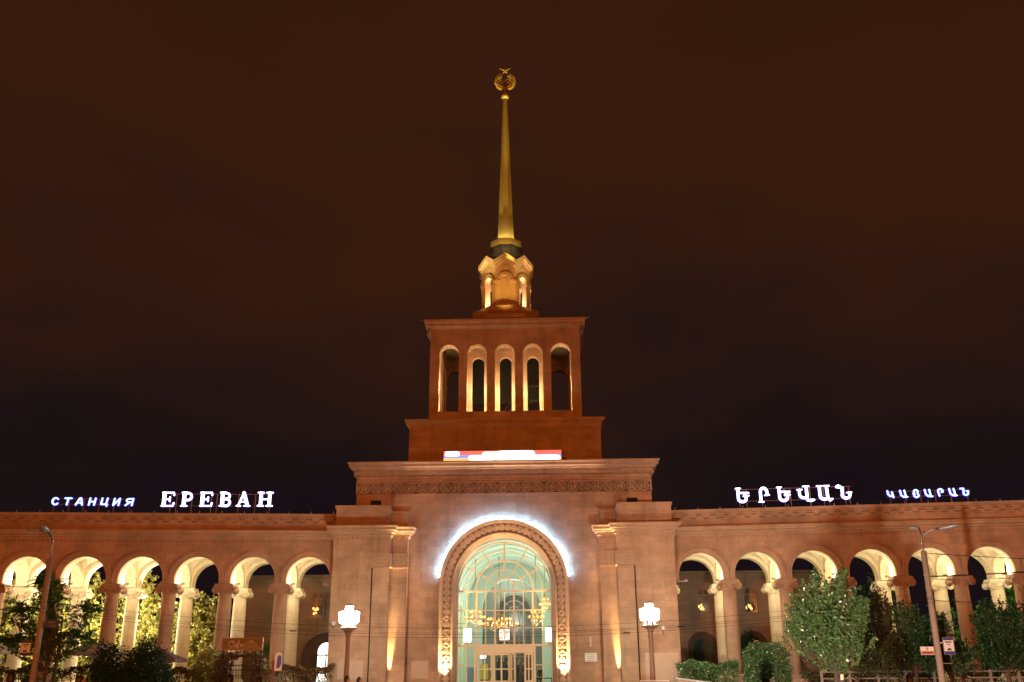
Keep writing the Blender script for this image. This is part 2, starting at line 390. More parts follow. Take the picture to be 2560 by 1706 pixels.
# ---- side pavilions
def xr(a, b): return (min(a, b), max(a, b))
def panel_pat(mb, x0, x1, z0, z1, y, depth=.04):
    n = max(8, int((x1-x0)/.03)); m = max(8, int((z1-z0)/.03))
    def fn(a, b):
        X = a*(x1-x0); Z = b*(z1-z0)
        h = .5+.5*math.sin(X*22)*math.sin(Z*22); h = max(h, .5+.5*math.sin((X+Z)*15)*math.cos((X-Z)*15))
        if min(X, x1-x0-X) < .06 or min(Z, z1-z0-Z) < .06: h = 1.0
        return (x0+X, y-depth*h, z0+Z)
    mb.grid(fn, n, m)
    mb.box(x0, x1, y-.004, y+.03, z0, z1)
for sx in (-1, 1):
    pv = MB()
    pv.box(*xr(sx*7.5, sx*11.27), 0, 6, FLZ, 10.55)
    pv.box(*xr(sx*6.42, sx*7.5), .75, WY-.002, FLZ, 10.55)
    pav = pv.build('side_pavilion', TUFF, st, (sx*9.3, 0, FLZ))
    pl = MB()
    pl.box(*xr(sx*7.502, sx*8.55), -.06, -.002, FLZ, 8.58)
    pl.box(*xr(sx*7.502, sx*8.60), -.10, -.002, 9.5, 9.62); pl.box(*xr(sx*6.36, sx*7.498), .62, .748, 9.5, 9.62)
    pl.build('pilaster', TUFF, pav, (sx*8, 0, FLZ))
    cp = MB()
    x0, x1 = xr(sx*7.502, sx*8.62); panel_pat(cp, x0, x1, 8.6, 9.5, -.12)
    cp.box(x0, x1, -.1, -.002, 8.6, 9.498)
    x0, x1 = xr(sx*6.36, sx*7.498); panel_pat(cp, x0, x1, 8.6, 9.5, .64); cp.box(x0, x1, .66, .748, 8.6, 9.498)
    cp.box(*xr(sx*7.40, sx*7.501), -.12, .64, 8.6, 9.5)
    cp.build('capital_band', CARV, pav, (sx*8, 0, 8.6))
    on = MB(); x0, x1 = xr(sx*9.62, sx*10.27); panel_pat(on, x0, x1, 6.99, 7.74, -.02, .05)
    on.build('carved_panel', CARV, pav, (sx*9.95, 0, 7.4))
    cm = MB()
    ph = [(sx*11.27, 6), (sx*11.27, 0), (sx*7.5, 0), (sx*7.5, .75), (sx*6.42, .75), (sx*6.42, WY)]
    if sx > 0: ph = ph[::-1]
    moulding(cm, ph, CORN(10.5, .80, .48))
    moulding(cm, ph, [(-.02, 9.66), (.03, 9.66), (.03, 9.72), (-.02, 9.72)])
    pc = cm.build('cornice', TRIM, pav, (sx*9, 0, 10.5))
    dm = MB()
    for a, b in zip(ph, ph[1:]):
        if (Vector(b)-Vector(a)).length > 1: dentils(dm, a, b, 10.42, 10.66, .0, .14, .32, .16)
    dm.build('dentils', TRIM, pc, (sx*9, 0, 10.5))
    at = MB(); at.box(*xr(sx*7.58, sx*11.25), .35, 6, 11.3, 12.62); at.box(*xr(sx*6.52, sx*7.578), .95, WY-.002, 11.3, 12.36)
    ap = [(sx*11.25, 6), (sx*11.25, .35), (sx*7.58, .35), (sx*7.58, .95), (sx*6.52, .95), (sx*6.52, WY)]
    if sx > 0: ap = ap[::-1]
    a1 = [p for p in ap]; 
    moulding(at, a1[:3] if sx < 0 else a1[-3:], [(-.02, 12.5), (.04, 12.5), (.08, 12.6), (.08, 12.74), (-.02, 12.74)])
    moulding(at, a1[2:] if sx < 0 else a1[:-2], [(-.02, 12.2), (.03, 12.2), (.06, 12.3), (.06, 12.42), (-.02, 12.42)])
    at.build('attic', TUFF, pav, (sx*9, .35, 11.3))
    pp = MB(); pp.tube([(sx*8.62, -.04, 8.55), (sx*8.62, -.04, FLZ)], .035); pp.build('drainpipe', BLACK, pav, (sx*8.62, -.04, FLZ))
PATCH = plain('newer_stone', (.56, .38, .27), .8, 0, .08, 5)
for (x0, x1, z0, z1, y) in ((-10.6, -8.95, 1.65, 2.75, 0), (-6.05, -4.95, 1.65, 2.72, WY), (9.0, 11.1, 1.3, 3.1, 0)):
    p = MB(); p.box(x0, x1, y-.008, y-.001, z0, z1); tag(p.build('stone_patch', PATCH, st, ((x0+x1)/2, y, z0)), 'paler newer patch of wall stone')

# ---- great window in the portal
GY = WY+1.2
gw = thing('portal_window', (0, GY, FLZ), 'tall arched cream timber window wall with fan tracery filling the portal arch', 'window')
fm = MB()
zc = 7.30
def mull(x, z0, z1, w_, d=.07):
    w_ *= .97; fm.box(x-w_/2, x+w_/2, GY-d, GY+d, z0, z1)
def trans(z, x0, x1, w_, d=.063):
    w_ *= .97; fm.box(x0, x1, GY-d, GY+d, z-w_/2, z+w_/2)
for x in (-1.9, -.64, .64, 1.9): mull(x, 3.62, 7.22, .13)
for x in (-2.55, -1.27, 0, 1.27, 2.55): mull(x, 3.62, 7.22, .07, .05)
for x in (-2.52, 2.52): mull(x, 1.3, 3.62, .07, .05)
trans(7.2, -3.17, 3.17, .13); trans(5.95, -3.17, 3.17, .075, .055); trans(4.82, -3.17, 3.17, .075, .055); trans(3.70, -3.17, 3.17, .15)
trans(2.45, -3.1, -1.95, .07, .05); trans(2.45, 1.95, 3.1, .07, .05)
for x in (-1.98, 1.98): mull(x, 1.2, 3.62, .14)
for r, wd in ((.66, .12), (1.30, .06), (1.92, .10), (2.55, .06), (3.14, .10)):
    arch_mould(fm, 0, zc+.02*(r > 1)+.1*(r < 1), 7.26, [(r-wd/2, GY-.06), (r+wd/2, GY-.06), (r+wd/2, GY+.06), (r-wd/2, GY+.06)], 30)
for k, a in enumerate((30, 60, 90, 120, 150)):
    ca, sa = math.cos(R(a)), math.sin(R(a)); wd = .075 if a != 90 else .13
    px, pz = -sa*wd/2, ca*wd/2
    q = [(ca*.66+px, zc+.1+sa*.66+pz), (ca*3.12+px, zc+sa*3.12+pz), (ca*3.12-px, zc+sa*3.12-pz), (ca*.66-px, zc+.1+sa*.66-pz)]
    fm.prism(q, GY-.045-.002*k, GY+.045)
for s_ in (-1, 1): fm.box(*xr(s_*3.1, s_*3.19), GY-.06, GY+.06, 1.2, 7.3)
# lintel panel over the doors
fm.box(-1.9, 1.9, GY-.09, GY+.05, 3.2, 3.62)
fm.build('window_frame', CREAM, gw, (0, GY, FLZ))
gl = MB()
pts = [(-3.12, 3.3), (3.12, 3.3)]+[(3.12*math.cos(PI*k/30), zc+3.12*math.sin(PI*k/30)) for k in range(31)]
gl.poly([(x, GY, z) for x, z in pts]); gl.poly([(-3.12, GY, 1.25), (-2.0, GY, 1.25), (-2.0, GY, 3.3), (-3.12, GY, 3.3)]); gl.poly([(3.12, GY, 1.25), (2.0, GY, 1.25), (2.0, GY, 3.3), (3.12, GY, 3.3)])
gl.build('pane', GLASSM, gw, (0, GY, FLZ))
def door(xa, xb, opened=0):
    d = MB(); cx = (xa+xb)/2; z0, z1 = FLZ+.02, 3.19
    d.box(xa, xa+.13, GY-.04, GY+.04, z0, z1); d.box(xb-.13, xb, GY-.04, GY+.04, z0, z1)
    d.box(xa+.13, xb-.13, GY-.038, GY+.038, z0, z0+.26); d.box(xa+.13, xb-.13, GY-.038, GY+.038, z1-.12, z1)
    if not opened: d.box(cx-.05, cx+.05, GY-.034, GY+.034, z0+.26, z1-.12)
    d.box(xa+.13, xb-.13, GY-.03, GY+.03, 2.17, 2.24)
    o = d.build('door', CREAM, gw, (xa, GY, FLZ))
    if opened: o.rotation_euler.z = R(-68)
    q = MB(); q.poly([(xa+.13, GY, z0+.26), (xb-.13, GY, z0+.26), (xb-.13, GY, z1-.12), (xa+.13, GY, z1-.12)])
    q.build('door_glass', GLASSM, o, (xa, GY, FLZ))
    h = MB(); s_ = xb-.07 if not opened else xb-.07
    h.tube([(s_-.02, GY-.05, 1.65), (s_-.05, GY-.12, 1.8), (s_-.05, GY-.12, 1.95), (s_-.02, GY-.05, 2.1)], .02, 6)
    h.build('handle', plain('steel', (.6, .6, .6), .25, 1), o, (xa, GY, FLZ))
for xa, xb, op in ((-1.88, -.80, 0), (-.78, .34, 0), (.40, 1.20, 1), (1.28, 1.88, 0)): door(xa, xb, op)

# ---- hall behind the window
HALL = plain('pale_turquoise_plaster', (.60, .72, .64), .8, 0, .05, 1)
HALLW = plain('pale_green_plaster', (.60, .70, .54), .8, 0, .05, 1)
hv = MB(); HR = 3.7; HS = 7.2
hv.smooth = True
hv.loft([[(HR*math.cos(PI*k/32), y, HS+HR*math.sin(PI*k/32)) for k in range(33)] for y in (WY+1.55, 20)], closed=False)
hv.smooth = False
hv.build('hall_vault', HALL, st, (0, 10, HS))
for y in (4.2, 6.8, 9.4, 12, 14.6, 17.2):
    hb = MB(); arch_mould(hb, 0, HS, HS, [(HR-.06, y), (HR-.06, y+.5), (HR-.001, y+.5), (HR-.001, y)], 32)
    hb.build('vault_rib', HALL, st, (0, y, HS))
hw = MB()
for s_ in (-1, 1): hw.poly([(s_*HR, WY+1.5, FLZ), (s_*HR, 20, FLZ), (s_*HR, 20, HS), (s_*HR, WY+1.5, HS)])
for s_ in (-1, 1):
    for y in (7, 11.5, 16): hw.box(*xr(s_*(HR-.22), s_*HR), y-.35, y+.35, FLZ, HS-.3)
hw.build('hall_wall', HALLW, st, (0, 10, FLZ))
he = MB(); arch_wall(he, -HR, HR, FLZ, 11.2, [(0, 2.5, 7.15)], 20, 20.6, n=24); he.build('hall_end_wall', HALL, st, (0, 20, FLZ))
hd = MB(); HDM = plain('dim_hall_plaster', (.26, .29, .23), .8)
hd.poly([(-8, 28, FLZ), (8, 28, FLZ), (8, 28, 13), (-8, 28, 13)]); hd.poly([(-8, 20.6, 13), (8, 20.6, 13), (8, 28, 13), (-8, 28, 13)])
for s_ in (-1, 1): hd.poly([(s_*8, 20.6, FLZ), (s_*8, 28, FLZ), (s_*8, 28, 13), (s_*8, 20.6, 13)])
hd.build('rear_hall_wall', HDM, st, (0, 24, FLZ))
hf = MB(); hf.poly([(-8, WY+1.3, FLZ+.006), (8, WY+1.3, FLZ+.006), (8, 28, FLZ+.006), (-8, 28, FLZ+.006)])
hf.build('hall_floor', plain('polished_floor', (.32, .31, .27), .25, 0, .1, 1), st, (0, 10, FLZ))
rk = MB(); rk.poly([(-1.5, 24.1, FLZ)]+[(.1+1.6*math.cos(q), 24.1, 7.2+1.6*math.sin(q)) for q in [PI*(1-j/20) for j in range(21)]]+[(1.7, 24.1, FLZ)]); rk.build('rear_window_pane', plain('dark_rear_glass', (.05, .045, .05), .2), st, (.1, 24.1, 4))
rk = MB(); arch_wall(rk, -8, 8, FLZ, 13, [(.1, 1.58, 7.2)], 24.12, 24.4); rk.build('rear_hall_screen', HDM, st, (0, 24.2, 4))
rw = MB()
for r in (.45, .95, 1.5): arch_mould(rw, .1, 7.2, 3, [(r-.05, 24), (r+.05, 24), (r+.05, 24.08), (r-.05, 24.08)], 20)
for a in (45, 90, 135): rw.tube([(.1+.45*math.cos(R(a)), 24.04, 7.2+.45*math.sin(R(a))), (.1+1.5*math.cos(R(a)), 24.04, 7.2+1.5*math.sin(R(a)))], .035, 4)
for z in (3.4, 4.7, 6.0, 7.2): rw.box(-1.4, 1.6, 24, 24.06, z-.04, z+.04)
rw.build('rear_window_frame', plain('olive_paint', (.25, .27, .17), .6), st, (.1, 24, 7.2))
for y, p in ((5.5, 90), (10, 110), (15, 110)): lamp('hall_light', (0, y, 6.9), p*2.7, (.92, 1, .88), .35, parent=st)
lamp('hall_light', (0, 4.3, 4.0), 60, (1, .97, .8), .3, parent=st)
lamp('hall_light', (0, 21.6, 9.5), 420, (.95, 1, .85), .3, parent=st)
# chandeliers
BULB = glow('candle_bulb', (1, .40, .10), 3.6); BRASS = plain('brass', (.6, .35, .12), .3, 1)
def chandelier(x, y, z, r, n, label):
    t = thing('chandelier', (x, y, z), label, 'chandelier', 'chandeliers in the station hall')
    b = MB()
    for rr, zz in ((r, 0), (r*.6, .35)):
        b.tube([(x+rr*math.cos(2*PI*k/24), y+rr*math.sin(2*PI*k/24), z+zz) for k in range(25)], .025, 5)
        for k in range(6): b.tube([(x, y, z+.9), (x+rr*math.cos(PI*k/3), y+rr*math.sin(PI*k/3), z+zz)], .014, 4)
    b.tube([(x, y, z-.25), (x, y, HS+HR-.3)], .03, 6); b.ball((x, y, z-.2), .12, 8)
    b.build('frame', BRASS, t, (x, y, z))
    bb = MB()
    for rr, zz, m in ((r, .06, n), (r*.6, .41, n//2)):
        for k in range(m):
            a = 2*PI*(k+rnd.random()*.5)/m; bb.ball((x+rr*math.cos(a), y+rr*math.sin(a), z+zz+.05), .045+.02*rnd.random(), 5, 1.5)
    tag(bb.build('candle_bulbs', BULB, t, (x, y, z)), kind='stuff')
    cr = MB()
    for k in range(30):
        a = rnd.random()*2*PI; rr = r*rnd.random()*.8; h = rnd.random()*.5
        p = (x+rr*math.cos(a), y+rr*math.sin(a), z-.1-h*(1-rr/r)); cr.ball(p, .025, 4, 1.4)
    tag(cr.build('crystal_drops', glow('crystal_glint', (1, .68, .35), 2.2), t, (x, y, z)), kind='stuff')  # drops glow by themselves to imitate sparkle
    lamp('chandelier_light', (x, y, z+.2), 35, (1, .6, .28), .4, parent=t)
chandelier(-.75, 12, 5.45, 1.45, 26, 'wide ring chandelier glowing orange at the middle of the hall')
chandelier(-2.35, 8.5, 5.75, .72, 10, 'small ring chandelier near the left wall lamp of the hall')
chandelier(2.1, 8.5, 5.75, .55, 7, 'small ring chandelier left of the bright right wall lamp')
chandelier(2.75, 7.5, 6.55, .38, 6, 'smallest ring chandelier hanging highest at the right of the hall')
SCON = glow('frosted_white_lamp', (1, .98, .93), 9)
for x, y, lb in ((-2.75, 6.0, 'white box wall lamp on the left side of the hall'), (3.0, 6.0, 'white box wall lamp on the right side of the hall')):
    t = thing('wall_lamp', (x, y, 4.5), lb, 'lamp', 'white wall lamps in the hall'); b = MB()
    b.box(x-.26, x+.26, y-.08, y+.12, 4.05, 4.95); b.build('lamp_shade', SCON, t, (x, y, 4.5))
    b = MB(); b.box(x-.05, x+.05, y-.05, y+.05, 3.9, 4.05); b.tube([(x, y, 4.95), (x, y, 5.3), (x*1.35, y+.2, 5.3)], .02, 5); b.build('bracket', BRASS, t, (x, y, 4.5))
t = thing('display_board', (-.21, 8, 4.2), 'black framed glowing pinkish display board hanging inside the hall', 'screen')
b = MB(); b.box(-.66, .24, 8, 8.08, 4.15, 5.05); b.tube([(-.5, 8.04, 5.05), (-.5, 8.04, 8.5)], .015, 4); b.tube([(.1, 8.04, 5.05), (.1, 8.04, 8.5)], .015, 4); b.build('frame', BLACK, t, (-.21, 8, 4.2))
b = MB(); b.cur = 0; b.poly([(-.6, 7.99, 4.21), (.18, 7.99, 4.21), (.18, 7.99, 4.99), (-.6, 7.99, 4.99)]); b.cur = 1
for k in range(11):
    for j in range(9):
        if rnd.random() < .62:
            x = -.58+k*.068; z = 4.23+j*.083; b.poly([(x, 7.985, z), (x+.055, 7.985, z), (x+.055, 7.985, z+.05), (x, 7.985, z+.05)])
b.build('screen', [glow('screen_dim', (.75, .35, .3), .45), glow('screen_text', (1, .82, .75), 2.2)], t, (-.21, 8, 4.2))
t = thing('exit_sign', (-1.52, 4, 3.05), 'small white lit box sign inside the left door', 'sign'); b = MB(); b.box(-1.7, -1.33, 4, 4.06, 2.92, 3.2); b.build('light_box', glow('cool_white_box', (.85, .9, 1), 5), t, (-1.52, 4, 3.05))
b = MB(); b.tube([(-1.52, 4.03, 3.2), (-1.52, 4.03, 4.4), (-1.52, 4.6, 4.4)], .015, 4); b.build('hanger', BLACK, t, (-1.52, 4, 3.05))
# machine inside left
t = thing('vending_machine', (-2.3, 5, FLZ), 'light blue ticket machine behind the left side window', 'machine')
b = MB(); b.box(-2.75, -1.95, 5, 5.6, FLZ, 2.35); b.box(-2.7, -2.3, 4.93, 5, 1.9, 2.28); b.build('cabinet', plain('blue_paint', (.16, .34, .48), .4), t, (-2.3, 5, FLZ))
b = MB(); b.box(-2.25, -2.0, 4.985, 5.0, 1.5, 2.2); b.build('panel', plain('dark_panel', (.05, .04, .06), .3), t, (-2.3, 5, FLZ))

# ---- blue-white light strip round the portal
ls = thing('light_strip', (0, WY-.3, 7.55), 'curved blue white neon strip glowing round the top of the portal arch', 'light')
b = MB(); r = 4.385
pp = [(r*math.cos(R(a)), WY-.30, 7.55+r*math.sin(R(a))) for a in [6.5+167*k/150 for k in range(151)]]
b.smooth = True; b.tube(pp, .02, 8); b.build('neon_tube', glow('neon_white_blue', (.20, .52, 1), 170), ls, (0, WY-.1, 7.55))
b = MB()
for k in range(0, 151, 25):
    p = pp[k]; b.tube([p, (p[0], WY+.01, p[2])], .015, 5)
b.build('bracket', GREYM, ls, (0, WY-.1, 7.55))

# ================================================================== TOWER
tb = MB(); TY = 4.5
arch_wall(tb, -7.03, 7.03, 15.7, 19.4, [], TY, TY+.5)
tb.box(-7.03, 7.03, TY+.5, 14.7, 15.7, 19.4)
tw = tb.build('tower_base', TUFF, st, (0, TY, 15.7))
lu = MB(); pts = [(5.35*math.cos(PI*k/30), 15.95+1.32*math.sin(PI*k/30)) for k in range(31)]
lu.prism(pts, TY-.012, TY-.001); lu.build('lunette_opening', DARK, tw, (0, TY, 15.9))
lm_ = MB()
lm_.loft([[(5.35*math.cos(PI*k/30)*q, y, 15.95+1.32*math.sin(PI*k/30)*q) for k in range(31)] for q, y in ((1.0, TY-.03), (1.02, TY-.05), (1.035, TY-.03), (1.035, TY-.001))], closed=False)
lm_.build('lunette_trim', TRIM, tw, (0, TY, 15.9))
b = MB(); rect = lambda w_, y0, y1: [(-w_, y1), (-w_, y0), (w_, y0), (w_, y1)]
moulding(b, rect(7.03, TY, 14.7), [(-.1, 19.05), (.05, 19.05), (.07, 19.12), (.05, 19.18), (.08, 19.3), (.16, 19.42), (.30, 19.52), (.33, 19.6), (.33, 19.7), (-.1, 19.7)], closed=True)
b.box(-6.95, 6.95, TY+.1, 14.6, 19.4, 19.66)
b.build('tower_base_cornice', TRIM, tw, (0, TY, 19.1))
# belfry
BY0, BY1, BW = 5.8, 13.4, 5.77
bf = MB(); WC = [-4.30, -2.16, -.01, 2.14, 4.28]
fa = [(c, .76, 25.25) for c in WC]
arch_wall(bf, -BW, BW, 19.66, 27.5, fa, BY0, BY0+.85, zsill=20.67)
arch_wall(bf, -BW, BW, 19.66, 27.5, fa, BY1-.6, BY1, zsill=20.67)
for sx in (-1, 1):
    bf.mp = lambda p, sx=sx: (sx*(BW-p[1]), BY0+3.8+p[0], p[2])
    arch_wall(bf, -2.949, 2.949-.05+.25, 19.66, 27.5, [(-1.9, .6, 25.25), (0, .6, 25.25), (1.9, .6, 25.25)], 0, .7, zsill=20.67)
    bf.mp = None
bel = bf.build('belfry', TUFF, st, (0, 9.6, 19.7))
b = MB()
b.box(-BW+.5, BW-.5, BY0+.5, BY1-.3, 19.7, 20.6)
b.box(-BW+.3, BW-.3, BY0+.3, BY1-.3, 27.2, 27.45)
b.build('belfry_floor', PALE, bel, (0, 9.6, 20))
ic = MB()
arch_wall(ic, -3.35, 3.35, 20.6, 27.2, [(c, .47, 25.05) for c in WC[1:4]], 7.6, 7.95)
for sx in (-1, 1): ic.box(*xr(sx*3.0, sx*3.35), 7.951, 11.6, 20.6, 27.2)
ic.build('inner_core', TUFF, bel, (0, 9.6, 20.6))
b = MB(); b.box(-2.999, 2.999, 11.2, 11.5, 22.7, 27.2)  # dark box paints in the darkness inside the core
for z in (22.2, 23.4): b.box(1.5, 2.9, 8.6, 8.7, z, z+.08)
b.tube([(-.6, 8.4, 20.7), (.9, 10.6, 23.6)], .04, 5); b.tube([(-.2, 8.2, 20.7), (1.3, 10.4, 23.6)], .04, 5)
b.build('stair_and_dark_fill', DARK, bel, (0, 10, 20.6))
b = MB()
rc = [(-BW, BY1), (-BW, BY0), (BW, BY0), (BW, BY1)]
moulding(b, rc, [(-.05, 27.25), (.04, 27.25), (.06, 27.33), (.12, 27.36), (.16, 27.40), (.38, 27.42), (.38, 27.66), (.45, 27.72), (.47, 27.86), (.47, 27.95), (-.05, 27.95)], closed=True)
b.box(-BW+.1, BW-.1, BY0+.1, BY1-.1, 27.5, 27.93)
bc = b.build('belfry_cornice', TRIM, bel, (0, 9.6, 27.4))
b = MB()
for sx in (-1, 1): b.tube([(sx*(BW+.1), BY0-.05, 27.3), (sx*(BW+.22), BY0-.05, 27.0), (sx*(BW+.1), BY0+.1, 26.6)], .09, 6); b.tube([(sx*(BW+.45), BY0-.4, 27.9), (sx*(BW+.75), BY0-.45, 27.9)], .03, 5)
b.build('gutter_bracket', GREYM, bel, (0, BY0, 27))
b = MB(); b.box(-BW-.5, BW+.5, BY0-.5, BY1+.5, 27.952, 28.0); b.build('roof_sheet', ROOF, bel, (0, 9.6, 27.95))
# warm belfry floodlights
for x in WC:
    outer = abs(x) > 3; kw = dict(spot=150, aim=(x, BY0-1.0, 24), blend=.3) if outer else {}
    lamp('belfry_floodlight', (x, BY0+1.0, 20.8), 240 if outer else 120, (1, .78, .40), .12, parent=bel, **kw)
    lamp('belfry_floodlight', (x, BY0+1.05, 22.6), 380 if outer else 200, (1, .78, .40), .12, parent=bel, **kw)
    if outer: lamp('belfry_floodlight', (x, BY0+1.0, 21.2), 60, (1, .76, .36), .12, spot=50, aim=(x*.95, BY0+1.6, 27), blend=1, parent=bel)
# plinth of the lantern
LC = (0, 9.6)
def octa(a, h=None):
    h = a*.4142 if h is None else h
    return [(LC[0]+x, LC[1]+y) for x, y in ((-h, -a), (h, -a), (a, -h), (a, h), (h, a), (-h, a), (-a, h), (-a, -h))]
b = MB(); b.prismz(octa(3.0, 1.58), 28.0, 28.85); b.build('plinth_block', TRIM, st, (0, 9.6, 28))
b = MB()
b.loft([[(x, y, z) for x, y in octa(a)] for a, z in ((2.2, 28.85), (2.35, 29.05), (2.55, 29.12), (2.68, 29.2), (2.68, 29.66), (2.2, 29.85))])
b.build('plinth', TRIM, st, (0, 9.6, 28.85))
# lantern : eight gabled facets
la = MB(); A = 1.98; H = A*.4142
def facet(k):
    th = k*PI/4
    c, s_ = math.cos(th), math.sin(th)
    # local (u, v depth inward, z): facet 0 faces -Y
    return lambda p: (LC[0]+p[0]*c+(A-p[1])*s_, LC[1]+p[0]*s_-(A-p[1])*c, p[2])
for k in range(8):
    la.mp = facet(k); v1 = .45; Hi = H-.18
    # piers and arch, wedge-shaped ends so neighbours butt
    zt = 33.55
    closed = k in (0, 4)
    r, zs_ = .38, 32.15
    n = 12; st_ = [(-H, -r, 29.8, 29.8)]
    for j in range(n):
        a0 = PI-PI*j/n; a1 = PI-PI*(j+1)/n
        st_.append((r*math.cos(a0), r*math.cos(a1), zs_+r*math.sin(a0), zs_+r*math.sin(a1)))
    st_.append((r, H, 29.8, 29.8))
    for a, b_, za, zb_ in st_:
        ta = zt+ (1-abs(a)/H)*.66; tb_ = zt+(1-abs(b_)/H)*.66
        la.poly([(a, 0, za), (b_, 0, zb_), (b_, 0, tb_), (a, 0, ta)])
        la.poly([(a, 0, za), (b_, 0, zb_), (max(-Hi, min(Hi, b_)), v1, zb_), (max(-Hi, min(Hi, a)), v1, za)])
        la.poly([(max(-Hi, a), v1, za), (min(Hi, b_), v1, zb_), (min(Hi, b_), v1, zt), (max(-Hi, a), v1, zt)])
    for u in (-r, r): la.poly([(u, 0, 29.8), (u, v1, 29.8), (u, v1, zs_), (u, 0, zs_)])
    if closed: la.poly([(-r, .16, 29.8), (r, .16, 29.8), (r, .16, 32.6), (-r, .16, 32.6)])
la.mp = None
lan = la.build('lantern', TRIM, st, (0, 9.6, 29.8))
b = MB()
for k in range(8):
    b.mp = facet(k)
    arch_mould(b, 0, 32.15, 32.15, [(.40, .0), (.40, -.05), (.52, -.05), (.52, .0)], 14)
    arch_mould(b, 0, 32.15, 32.15, [(.55, .0), (.55, -.10), (.66, -.10), (.66, .0)], 14)
    for s_ in (-1, 1):
        b.box(*xr(s_*.39, s_*(H+.04)), -.10, -.001, 31.95, 32.12); b.box(*xr(s_*.41, s_*(H+.02)), -.06, -.001, 31.85, 31.948)
    b.box(-.22, .22, -.03, -.001, 33.15, 33.45)
b.mp = None; b.build('arch_trim', TRIM, lan, (0, 9.6, 32))
b = MB()
for k in range(8):
    b.mp = facet(k)
    for s_ in (-1, 1):
        a0 = [(s_*(H+.10), 33.40), (0, 34.12), (0, 34.48), (s_*(H+.16), 33.76)]
        b.prism(a0, -.26, .1)
        a1 = [(s_*(H+.02), 33.24), (0, 33.96), (0, 34.11), (s_*(H+.05), 33.39)]
        b.prism(a1, -.10, .05)
b.mp = None; b.build('gable_cornice', TRIM, lan, (0, 9.6, 33.6))
b = MB()
for k in range(8):
    b.mp = facet(k); h2 = 1.25*.4142
    for s_ in (-1, 1): b.poly([(0, -.2, 34.50), (s_*(H+.14), -.2, 33.78), (s_*h2, A-1.25, 34.7), (0, A-1.25, 34.9)])
b.mp = None; b.build('lantern_roof', ROOF, lan, (0, 9.6, 34))
for k in (1, 3, 5, 7, 0, 2, 6):
    th = k*PI/4; x, y = LC[0]+math.sin(th)*.9, LC[1]-math.cos(th)*.9
    if k in (1, 7, 2, 6): lamp('lantern_floodlight', (x, y, 29.95), 650, (1, .86, .5), .08, parent=lan)
b = MB(); b.prismz([(LC[0]+x*.5, LC[1]+y*.5) for x, y in [(p[0]-LC[0], p[1]-LC[1]) for p in octa(1.6)]], 29.85, 33.5); b.build('inner_shaft', DARK, lan, (0, 9.6, 30))
# small warm floodlights on the belfry roof washing the lantern front
for x, y in ((0, 6.0), (-3.2, 6.4), (3.2, 6.4)):
    lamp('roof_floodlight', (x, 5.42 if x == 0 else y-.1, 28.1), 520 if x else 1150, (1, .64, .14), .1, spot=62, aim=(x*.22, 8.0, 34.0 if x else 34.6), blend=1, parent=st)
for x, y in ((-1.15, 8.0), (1.15, 8.0), (0, 7.75)):  # lamps and brackets added to brighten the gilt ring
    b = MB(); b.tube([(x, y, 34.45), (x, y, 35.1)], .02, 5); b.box(x-.06, x+.06, y-.06, y+.04, 35.1, 35.16); b.build('added_ring_light_bracket', BLACK, st, (x, y, 34.4)); lamp('added_ring_light', (x, y, 35.25), 22, (1, .82, .34), .04, parent=st)
lamp('added_emblem_spot', (.6, 6.2, 28.2), 26000, (1, .80, .16), .1, spot=9, aim=(0, 9.6, 52.2), blend=.4, parent=st)  # unseen spot added to brighten the emblem
b = MB(); b.prismz(octa(1.33), 34.6, 35.6); b.build('drum', plain('drum_sheet', (.022, .013, .010), .7), st, (0, 9.6, 34.6))
# spire
sp = MB()
sp.loft([[(x, y, z) for x, y in octa(a)] for a, z in ((.74, 35.6), (.68, 36.6), (.62, 38.0), (.44, 43.0), (.30, 47.0), (.185, 50.35))])
spi = sp.build('spire', GOLD, st, (0, 9.6, 35.6))
b = MB()
b.loft([[(x, y, z) for x, y in octa(a)] for a, z in ((1.0, 35.55), (1.27, 35.6), (1.27, 36.2), (1.20, 36.26), (1.10, 36.2), (1.08, 35.75), (.7, 35.72))], cap=False)
b.build('gilt_ring', GOLD, spi, (0, 9.6, 35.8))
b = MB(); b.ball((0, 9.6, 50.62), .36, 16, .75); b.tube([(0, 9.6, 50.3), (0, 9.6, 51.6)], .09, 8); b.build('finial_ball', GOLD, spi, (0, 9.6, 50.6))
for k in range(8):
    th = (k+.5)*PI/4
    lamp('spire_uplight', (LC[0]+.93*math.sin(th), LC[1]-.93*math.cos(th), 36.0), 210, (1, .88, .45), .05, spot=95, aim=(LC[0]+.25*math.sin(th), LC[1]-.25*math.cos(th), 43), blend=1, parent=spi)
lamp('spire_floodlight', (-3, 6.2, 28.2), 6500, (1, .84, .30), .1, spot=40, aim=(0, 9.5, 49), blend=1, parent=st)
lamp('spire_floodlight', (3, 6.2, 28.2), 3500, (1, .84, .32), .1, spot=34, aim=(0, 9.5, 44), blend=1, parent=st)
